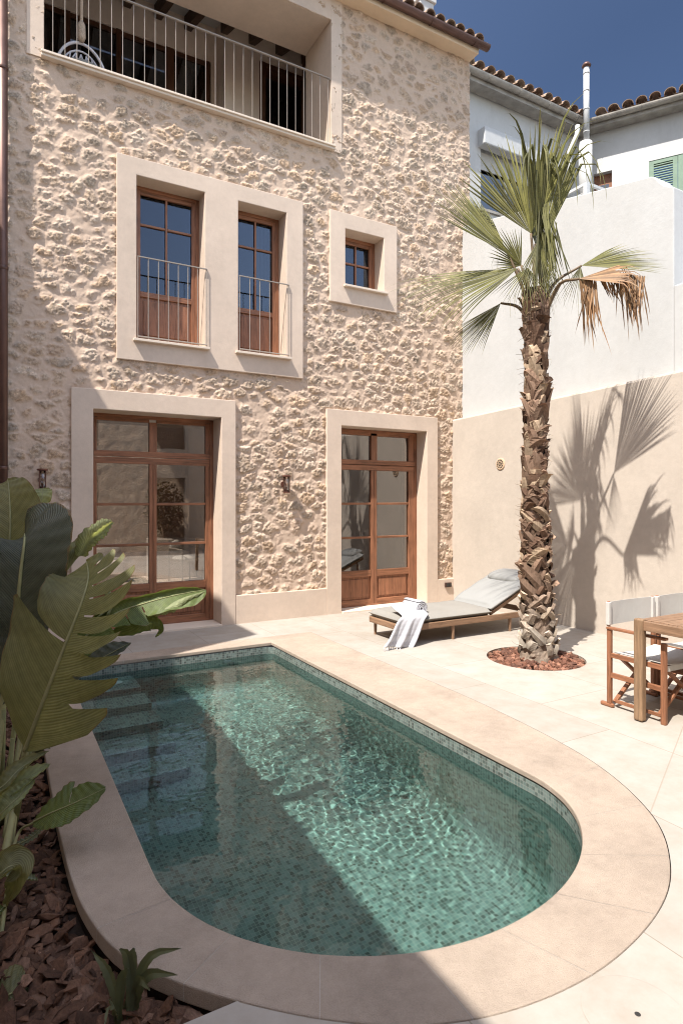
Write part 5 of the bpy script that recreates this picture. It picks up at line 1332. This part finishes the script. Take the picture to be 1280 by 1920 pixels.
pale = thing('pale_leaf_clump', 'clump of pale grey green leaves with curling tips low at the left edge', 'plant', (-.12, 2.75, G0)); pb_ = pale.location.copy()
for (ribp, wl, wr, nrm, s_, mt_) in (
    ([P(-40, 1530, 2.65), P(10, 1490, 2.63), P(50, 1460, 2.68), P(95, 1432, 2.8)], .05, .07, UP*.6-FW*.7, 31, 'leaf_light'),
    ([P(-40, 1500, 2.6), P(5, 1475, 2.6), P(40, 1440, 2.68), P(92, 1408, 2.85)], .045, .045, UP*.5-FW*.7, 32, 'leaf'),
    ([P(-30, 1560, 2.55), P(8, 1520, 2.55), P(40, 1490, 2.6), P(66, 1462, 2.66)], .06, .05, UP*.5-FW*.8, 33, 'leaf_light'),
    ([P(-40, 1690, 2.35), P(0, 1640, 2.35), P(26, 1625, 2.38), P(30, 1660, 2.4), P(8, 1705, 2.42)], .07, .05, UP*.7-FW*.6, 34, 'leaf'),
    ([P(0, 1640, 2.45), P(36, 1648, 2.47), P(72, 1650, 2.5)], .03, .022, UP-FW*.2, 35, 'strap'),
    ([P(-30, 1740, 2.3), P(-5, 1715, 2.3), P(8, 1700, 2.32)], .03, .03, UP*.6-FW*.6, 36, 'leaf_fresh')):
    blade(ribp, wl, wr, nrm, fold=(.3, .3), mat=mt_, seed=s_, parent=pale, curl=(.3, .3), ribr=.004, stalk=[tuple(pb_), ] if s_ < 34 else None)
near = thing('broad_leaf_plant', 'broad shaded leaf at the bottom left corner above the bark', 'plant', (-.05, 2.05, G0)); nb2 = near.location.copy()
blade([P(-50, 1905, 2.05), P(-10, 1880, 2.03), P(25, 1862, 2.03), P(54, 1852, 2.06)], .10, .11, UP*.8-FW*.5, fold=(.15, -.2), mat='leaf', seed=41, parent=near, ribr=.005, stalk=[tuple(nb2)], rdroop=.2)
blade([P(20, 1925, 1.98), P(55, 1905, 1.98), P(88, 1905, 2.0)], .03, .03, UP-FW*.3, mat='leaf_fresh', seed=42, parent=near, ribr=.003, stalk=[tuple(nb2)])
def strap_plant(name, label, base_, tips, seed, wid=.016):
    t = thing(name, label, 'plant', base_)
    rr = random.Random(seed)
    for k, tp in enumerate(tips):
        tp = Vector(tp); bse = Vector(base_)+Vector((rr.uniform(-.03, .03), rr.uniform(-.03, .03), 0)); up_ = (tp-bse); mid = bse+up_*.5+Vector((0, 0, .05+.04*rr.random()))
        blade([bse, bse+(mid-bse)*.5+V3(0, 0, .02), mid, tp], wid*rr.uniform(.8, 1.2), wid*rr.uniform(.8, 1.2), -FW*.8+UP*.3+RT*rr.uniform(-.4, .4), fold=(.35, .35), mat='strap', seed=seed+k, parent=t, n=18, m=3, slant=.1, wav=.002, ribr=0,
              prof=lambda t_: (.55+.45*math.sin(t_*3))*(1-max(0, (t_-.55)/.45)**1.8)**.8)
    return t
bz = P(238, 1935, 1.93); bz.z = G0
strap_plant('strap_leaf_plant', 'small rosette of grey green strap leaves in the bark by the bottom edge', tuple(bz),
            [P(172, 1782, 1.93), P(223, 1778, 1.9), P(252, 1776, 1.93), P(242, 1815, 1.85), P(341, 1778, 1.93), P(334, 1828, 1.9), P(282, 1858, 1.82), P(196, 1925, 1.76), P(300, 1816, 1.95)], 51)
bz = P(66, 1405, 3.9); bz.z = G0
strap_plant('shade_rosette', 'dark rosette of curled strap leaves at the coping behind the stalks', tuple(bz), [P(80, 1372, 3.8), P(92, 1368, 3.95), P(56, 1376, 3.8), P(98, 1412, 3.8), P(40, 1385, 3.9), P(70, 1362, 4.0), P(84, 1392, 3.7)], 61, .024)

# ================================================================ LOUNGER
lg = thing('sun_lounger', 'low teak sun lounger with grey mattress and raised back beside the palm', 'sun lounger', (3.80, 5.34, 0))
Lx, Wy = 1.98, .70
b = MB()
b.box(.0, Lx, 0, .032, .155, .222); b.box(.0, Lx, Wy-.032, Wy, .155, .222)
fr_ = b.build('side_rail', 'teak_x', lg, bevel=.006)
b = MB(); b.box(-.03, -.001, .03, Wy-.03, .155, .222); b.tube([(-.001, .015, .189), (-.02, .022, .189), (-.0285, .04, .189)], .033, 4); b.build('end_rail', 'teak_y', lg, bevel=.008)
b = MB(); b.box(Lx+.001, Lx+.03, .0, Wy, .155, .222); b.build('end_rail', 'teak_y', lg, bevel=.006)
for k in range(14):
    x = .05+k*.087; b = MB(); b.box(x, x+.06, .033, Wy-.033, .196, .216); b.build('slat', 'teak_y', lg, bevel=.003)
for (x, y) in ((.06, .03), (.68, .03), (1.55, .03), (.06, Wy-.03), (.68, Wy-.03), (1.55, Wy-.03)):
    b = MB(); b.tube([(x, y, 0), (x, y, .1545)], [.016, .02], 14); b.build('leg', 'teak_z', lg, smooth=False)
hx = 1.25; ang = R(24)
mtx = Matrix.Translation((hx, 0, .232)) @ Matrix.Rotation(-ang, 4, 'Y')
b = MB(); b.box(0, .74, .035, .067, -.02, .02, 0, mtx); b.box(0, .74, Wy-.067, Wy-.035, -.02, .02, 0, mtx)
for k in range(8): b.box(.02+k*.09, .08+k*.09, .068, Wy-.068, -.008, .012, 0, mtx)
b.build('back_frame', 'teak_x', lg, bevel=.003)
for y in (.05, Wy-.05):
    b = MB(); b.bar((hx+.60, y, .20), (hx+.54, y, .47), .03, .02); b.build('back_prop', 'teak_z', lg)
def mattress(L_, W_, T_, seed, mat4):
    nx, ny = 30, 16; vs = []; rr = random.Random(seed)
    for lay in (0, 1):
        for i in range(nx+1):
            for j in range(ny+1):
                u, v_ = i/nx, j/ny; e = min(u*L_, (1-u)*L_, v_*W_, (1-v_)*W_); q = min(1, e/.05); puff = math.sqrt(max(0, 1-(1-q)**2))
                crown_ = .018*math.sin(math.pi*u)**.5*math.sin(math.pi*v_)**.5+.004*math.sin(u*17+v_*5)*q
                ins = 0
                z = T_/2+(T_/2*puff+crown_*puff)*(1 if lay else -1) if True else 0
                if not lay: z = T_/2-(T_/2*puff)
                vs.append(mat4 @ Vector((u*L_, v_*W_, z)))
    k = (nx+1)*(ny+1); fs = []
    for i in range(nx):
        for j in range(ny):
            a = i*(ny+1)+j; c = a+ny+1
            fs += [(k+a, k+c, k+c+1, k+a+1), (a, a+1, c+1, c)]
    b = MB(); b.add(vs, fs); return b
mt_ = lg
q = mattress(hx+.03, Wy-.01, .085, 1, Matrix.Translation((-.025, .005, .218))).build('mattress', 'mattress', mt_, smooth=True)
bb = bmesh.new(); bb.from_mesh(q.data); bmesh.ops.remove_doubles(bb, verts=bb.verts, dist=.0004); bb.to_mesh(q.data); bb.free()
pp = MB(); z = .262; pp.tube([(-.022, .01, z), (hx-.01, .01, z)], .005, 6); pp.tube([(-.02, .012, z), (-.02, Wy-.012, z)], .005, 6); pp.build('piping', 'piping', q)
mback = Matrix.Translation((hx+.005, .005, .246)) @ Matrix.Rotation(-ang, 4, 'Y') @ Matrix.Translation((.0, 0, .012))
q = mattress(.74, Wy-.01, .085, 2, mback).build('back_cushion', 'pillow', mt_, smooth=True)
bb = bmesh.new(); bb.from_mesh(q.data); bmesh.ops.remove_doubles(bb, verts=bb.verts, dist=.0004); bb.to_mesh(q.data); bb.free()
pp = MB(); pp.tube([mback @ Vector((.0, .006, .045)), mback @ Vector((.74, .006, .045))], .005, 6); pp.build('piping', 'piping', q)
pl_ = thing('head_pillow', 'small pale pillow lying on top of the raised lounger back', 'pillow', (5.64, 5.69, .605))
b = MB(); pillow(b, (0, 0, 0), .16, .28, .068, 3.2, 32, 12, Matrix.Rotation(R(-14), 3, 'Y')); b.build('cover', 'pillow', pl_, smooth=True)
# towel over the foot end and rolled towel
M['towel'] = None
def towel_mat():
    t = NT('striped_towel'); uv = t.n('ShaderNodeUVMap').outputs[0]; sp = t.n('ShaderNodeSeparateXYZ'); t.l(uv, sp.inputs[0])
    w1 = t.n('ShaderNodeTexNoise', noise_dimensions='1D'); w1.inputs['Scale'].default_value = 26; t.l(sp.outputs[0], w1.inputs['W'])
    w2 = t.noise(t.coord(scale=(1, 1, 1)), 300, 2)
    cc = t.ramp(w1.outputs['Fac'], [(.36, (.43, .425, .455)), (.46, (.475, .475, .50)), (.62, (.51, .51, .535))])
    return t.done(t.bsdf(cc, .95, .1, t.bump(w2, .3, .004)))
M['towel'] = towel_mat(); M['fringe'] = flat('towel_fringe', (.55, .54, .56), .9, .1)
tw = thing('draped_towel', 'pale lilac striped towel hanging over the lounger side with a knotted fringe', 'towel', (3.76, 5.34, .3))
path = [(.30, .105), (.18, .065), (.06, .035), (.0, .012), (-.022, -.03), (-.030, -.12), (-.033, -.20), (-.032, -.255)]
pc_ = catmull([(y, z, 0) for y, z in path], 40); vs = []; uvs_ = []
nw = 26; Ld = [0]
for i in range(39): Ld.append(Ld[-1]+float(np.linalg.norm(pc_[i+1]-pc_[i])))
for i in range(40):
    t = i/39
    for j in range(nw+1):
        s = j/nw; hangf = max(0, (t-.4)/.6)
        x = -.03+.345*s-.235*hangf**.8*(1-.08*s)-.0*t+.06*(1-t)*0+.075*(1-t)
        y = pc_[i][0]-hangf*(.018*math.sin(s*13+1)+.010*math.sin(s*27))-.008*hangf; z = pc_[i][1]-.055*hangf*(s)+.004*math.sin(s*9+t*5)*(1-hangf)
        vs.append((x, y, z)); uvs_.append((Ld[i], s*.34))
fs = [(i*(nw+1)+j, i*(nw+1)+j+1, (i+1)*(nw+1)+j+1, (i+1)*(nw+1)+j) for i in range(39) for j in range(nw)]
b = MB(); b.add(vs, fs, 0, [tuple(uvs_[k] for k in f) for f in fs])
q = b.build('cloth', 'towel', tw, smooth=True, recalc=False); sm = q.modifiers.new('thickness', 'SOLIDIFY'); sm.thickness = .006
b = MB()
for j in range(0, nw+1):
    p = Vector(vs[39*(nw+1)+j]); rr = random.Random(j)
    if j % 2: continue
    b.tube([p, p+V3(rr.uniform(-.008, .008), -.004, -.02), p+V3(rr.uniform(-.012, .012), rr.uniform(-.01, .004), -.042)], [.004, .008, .005], 5)
b.build('fringe', 'fringe', tw)
rt_ = thing('rolled_towel', 'rolled lilac towel resting on the mattress above the draped towel', 'towel', (4.09, 5.56, .372))
b = MB(); vs = []; N_ = 90
for y in (-.13, .15):
    for i in range(N_):
        a = i*.235; r_ = .010+.0033*a+.0012*math.sin(a*3); vs.append((r_*math.cos(a), y, r_*math.sin(a)))
fs = [(i, i+1, N_+i+1, N_+i) for i in range(N_-1)]
uvr = [((i*.006, 0), ((i+1)*.006, 0), ((i+1)*.006, .3), (i*.006, .3)) for i in range(N_-1)]
b.add(vs, fs, 0, uvr); q = b.build('cloth', 'towel', rt_, smooth=True, recalc=False); sm = q.modifiers.new('thickness', 'SOLIDIFY'); sm.thickness = .012; sm.offset = 0
b = MB()
for k in range(22): x = -.17+k*.0125; b.tube([(x, -.06+.01*math.sin(k*2), -.062+.004*math.sin(k)), (x-.004, -.085, -.067)], [.004, .003], 5)
b.build('fringe', 'fringe', rt_)
b = MB()
vs = [(x, y, -.066+.006*math.sin(x*40)) for y in (-.06, .16) for x in np.linspace(-.18, .11, 14)]; fs = [(i, i+1, 15+i, 14+i) for i in range(13)]
b.add(vs, fs); q = b.build('loose_end', 'towel', rt_, smooth=True, recalc=False); sm = q.modifiers.new('thickness', 'SOLIDIFY'); sm.thickness = .006; sm.offset = -1

# ================================================================ DINING TABLE AND DIRECTOR CHAIRS
tb = thing('dining_table', 'slatted teak dining table with pale square legs at the right edge', 'table', (3.93, 1.86, 0))
TL, TW, TH = 1.7, .90, .715
b = MB()
for (x, y) in ((.0, .0), (.0, TW-.075), (TL-.075, 0), (TL-.075, TW-.075)):
    lm = MB(); lm.box(x, x+.056, y, y+.068, .006, TH+.008); lm.build('leg', 'grey_z', tb, bevel=.012, seg=3)
    lm = MB(); lm.lathe((x+.031, y+.037, 0), [(.02, 0), (.02, .0055)], 12); lm.build('foot_cap', 'black', tb)
b = MB(); b.box(.012, .052, .0755, TW-.0755, TH-.07, TH-.004); b.build('end_rail', 'teak_y', tb, bevel=.004)
b = MB(); b.box(TL-.052, TL-.012, .0755, TW-.0755, TH-.07, TH-.004); b.build('end_rail', 'teak_y', tb, bevel=.004)
b = MB(); b.box(.0625, TL-.0755, .01, .045, TH-.07, TH-.004); b.build('side_rail', 'teak_x', tb, bevel=.004)
b = MB(); b.box(.0625, TL-.0755, TW-.045, TW-.01, TH-.07, TH-.004); b.build('side_rail', 'teak_x', tb, bevel=.004)
ns = 13; wv_ = (TW-.10)/ns
for k in range(ns):
    sm_ = MB(); sm_.box(.053, TL-.053, .05+k*wv_+.003, .05+(k+1)*wv_-.003, TH-.026, TH); sm_.build('slat', 'teak_x', tb, bevel=.002)
def director_chair(loc, label):
    t = thing('director_chair', label, 'chair', loc, 0, 'folding chairs along the far side of the table')
    W2, D = .265, .215
    for sx_ in (-1, 1):
        x = sx_*W2
        lm = MB(); lm.box(x-.014, x+.014, D-.016, D+.016, .03, .585); lm.build('rear_post', 'red_z', t, bevel=.003)
        lm = MB(); lm.box(x-.014, x+.014, -D-.018, -D+.018, .0, .565); lm.build('front_post', 'red_z', t, bevel=.003)
        lm = MB(); lm.box(x-.022, x+.022, -D-.02, D+.017, .5855, .604); lm.build('armrest', 'red_y', t, bevel=.004)
        lm = MB(); lm.box(x-.012, x+.012, -D+.018, D-.016, .225, .262); lm.build('side_rung', 'red_y', t, bevel=.003)
        lm = MB(); lm.box(x-.010, x+.010, -D+.018, D-.016, .375, .41); lm.build('seat_bar', 'red_y', t, bevel=.003)
        lm = MB(); lm.box(x-.016, x+.016, D-.035, D+.075, .0, .03); lm.build('foot', 'red_y', t, bevel=.01)
        lm = MB(); lm.box(x-.010, x+.010, D+.0, D+.02, .608, .795); lm.build('back_post', 'red_z', t, bevel=.003)
        lm = MB(); lm.box(x-.016, x+.016, D-.006, D+.026, .615, .79); lm.build('canvas_sleeve', 'canvas', t, bevel=.006)
    for (y, o) in ((-D+.04, 0), (D-.04, .02)):
        lm = MB(); lm.bar((-W2+.02, y+.012, .04), (W2-.02, y+.012, .40), .022, .03, up=(0, 1, 0)); lm.build('cross_leg', 'red_x', t, bevel=.003)
        lm = MB(); lm.bar((W2-.02, y-.012, .04), (-W2+.02, y-.012, .40), .022, .03, up=(0, 1, 0)); lm.build('cross_leg', 'red_x', t, bevel=.003)
    for sx_ in (-1, 1):
        lm = MB(); lm.bar((sx_*(W2-.02), -D+.04, .05), (sx_*(W2-.02), D-.04, .05), .02, .024); lm.build('bottom_rail', 'red_y', t, bevel=.003)
    nx = 12; vs = []
    for lay in (0, -.004):
        for y in (-D+.0, D-.02):
            for i in range(nx+1): u = i/nx; vs.append(((u*2-1)*(W2-.0145), y, .418-.022*math.sin(math.pi*u)+lay))
    k = nx+1; fs = []
    for i in range(nx): fs += [(i, i+1, k+i+1, k+i), (2*k+i, 3*k+i, 3*k+i+1, 2*k+i+1), (i, 2*k+i, 2*k+i+1, i+1), (k+i, k+i+1, 3*k+i+1, 3*k+i)]
    lm = MB(); lm.add(vs, fs); s_ = lm.build('seat', 'canvas', t, smooth=False)
    lm = MB(); lm.box(-W2+.015, W2-.015, -D, -D+.006, .36, .4); lm.build('seat_hem', 'canvas', t)
    vs = []
    for lay in (0, .004):
        for z in (.615, .79):
            for i in range(nx+1): u = i/nx; vs.append(((u*2-1)*(W2-.0165), D+.008+.012*math.sin(math.pi*u)+lay, z))
    lm = MB(); lm.add(vs, fs); lm.build('backrest', 'canvas', t, smooth=False)
    return t
c1 = director_chair((4.30, 2.805, 0), 'folding wooden chair with white canvas, nearest the palm at the table corner')
c2 = copy_tree(c1); c2.location = (4.885, 2.80, 0); c2['label'] = 'folding wooden chair with white canvas cut off by the right picture edge'
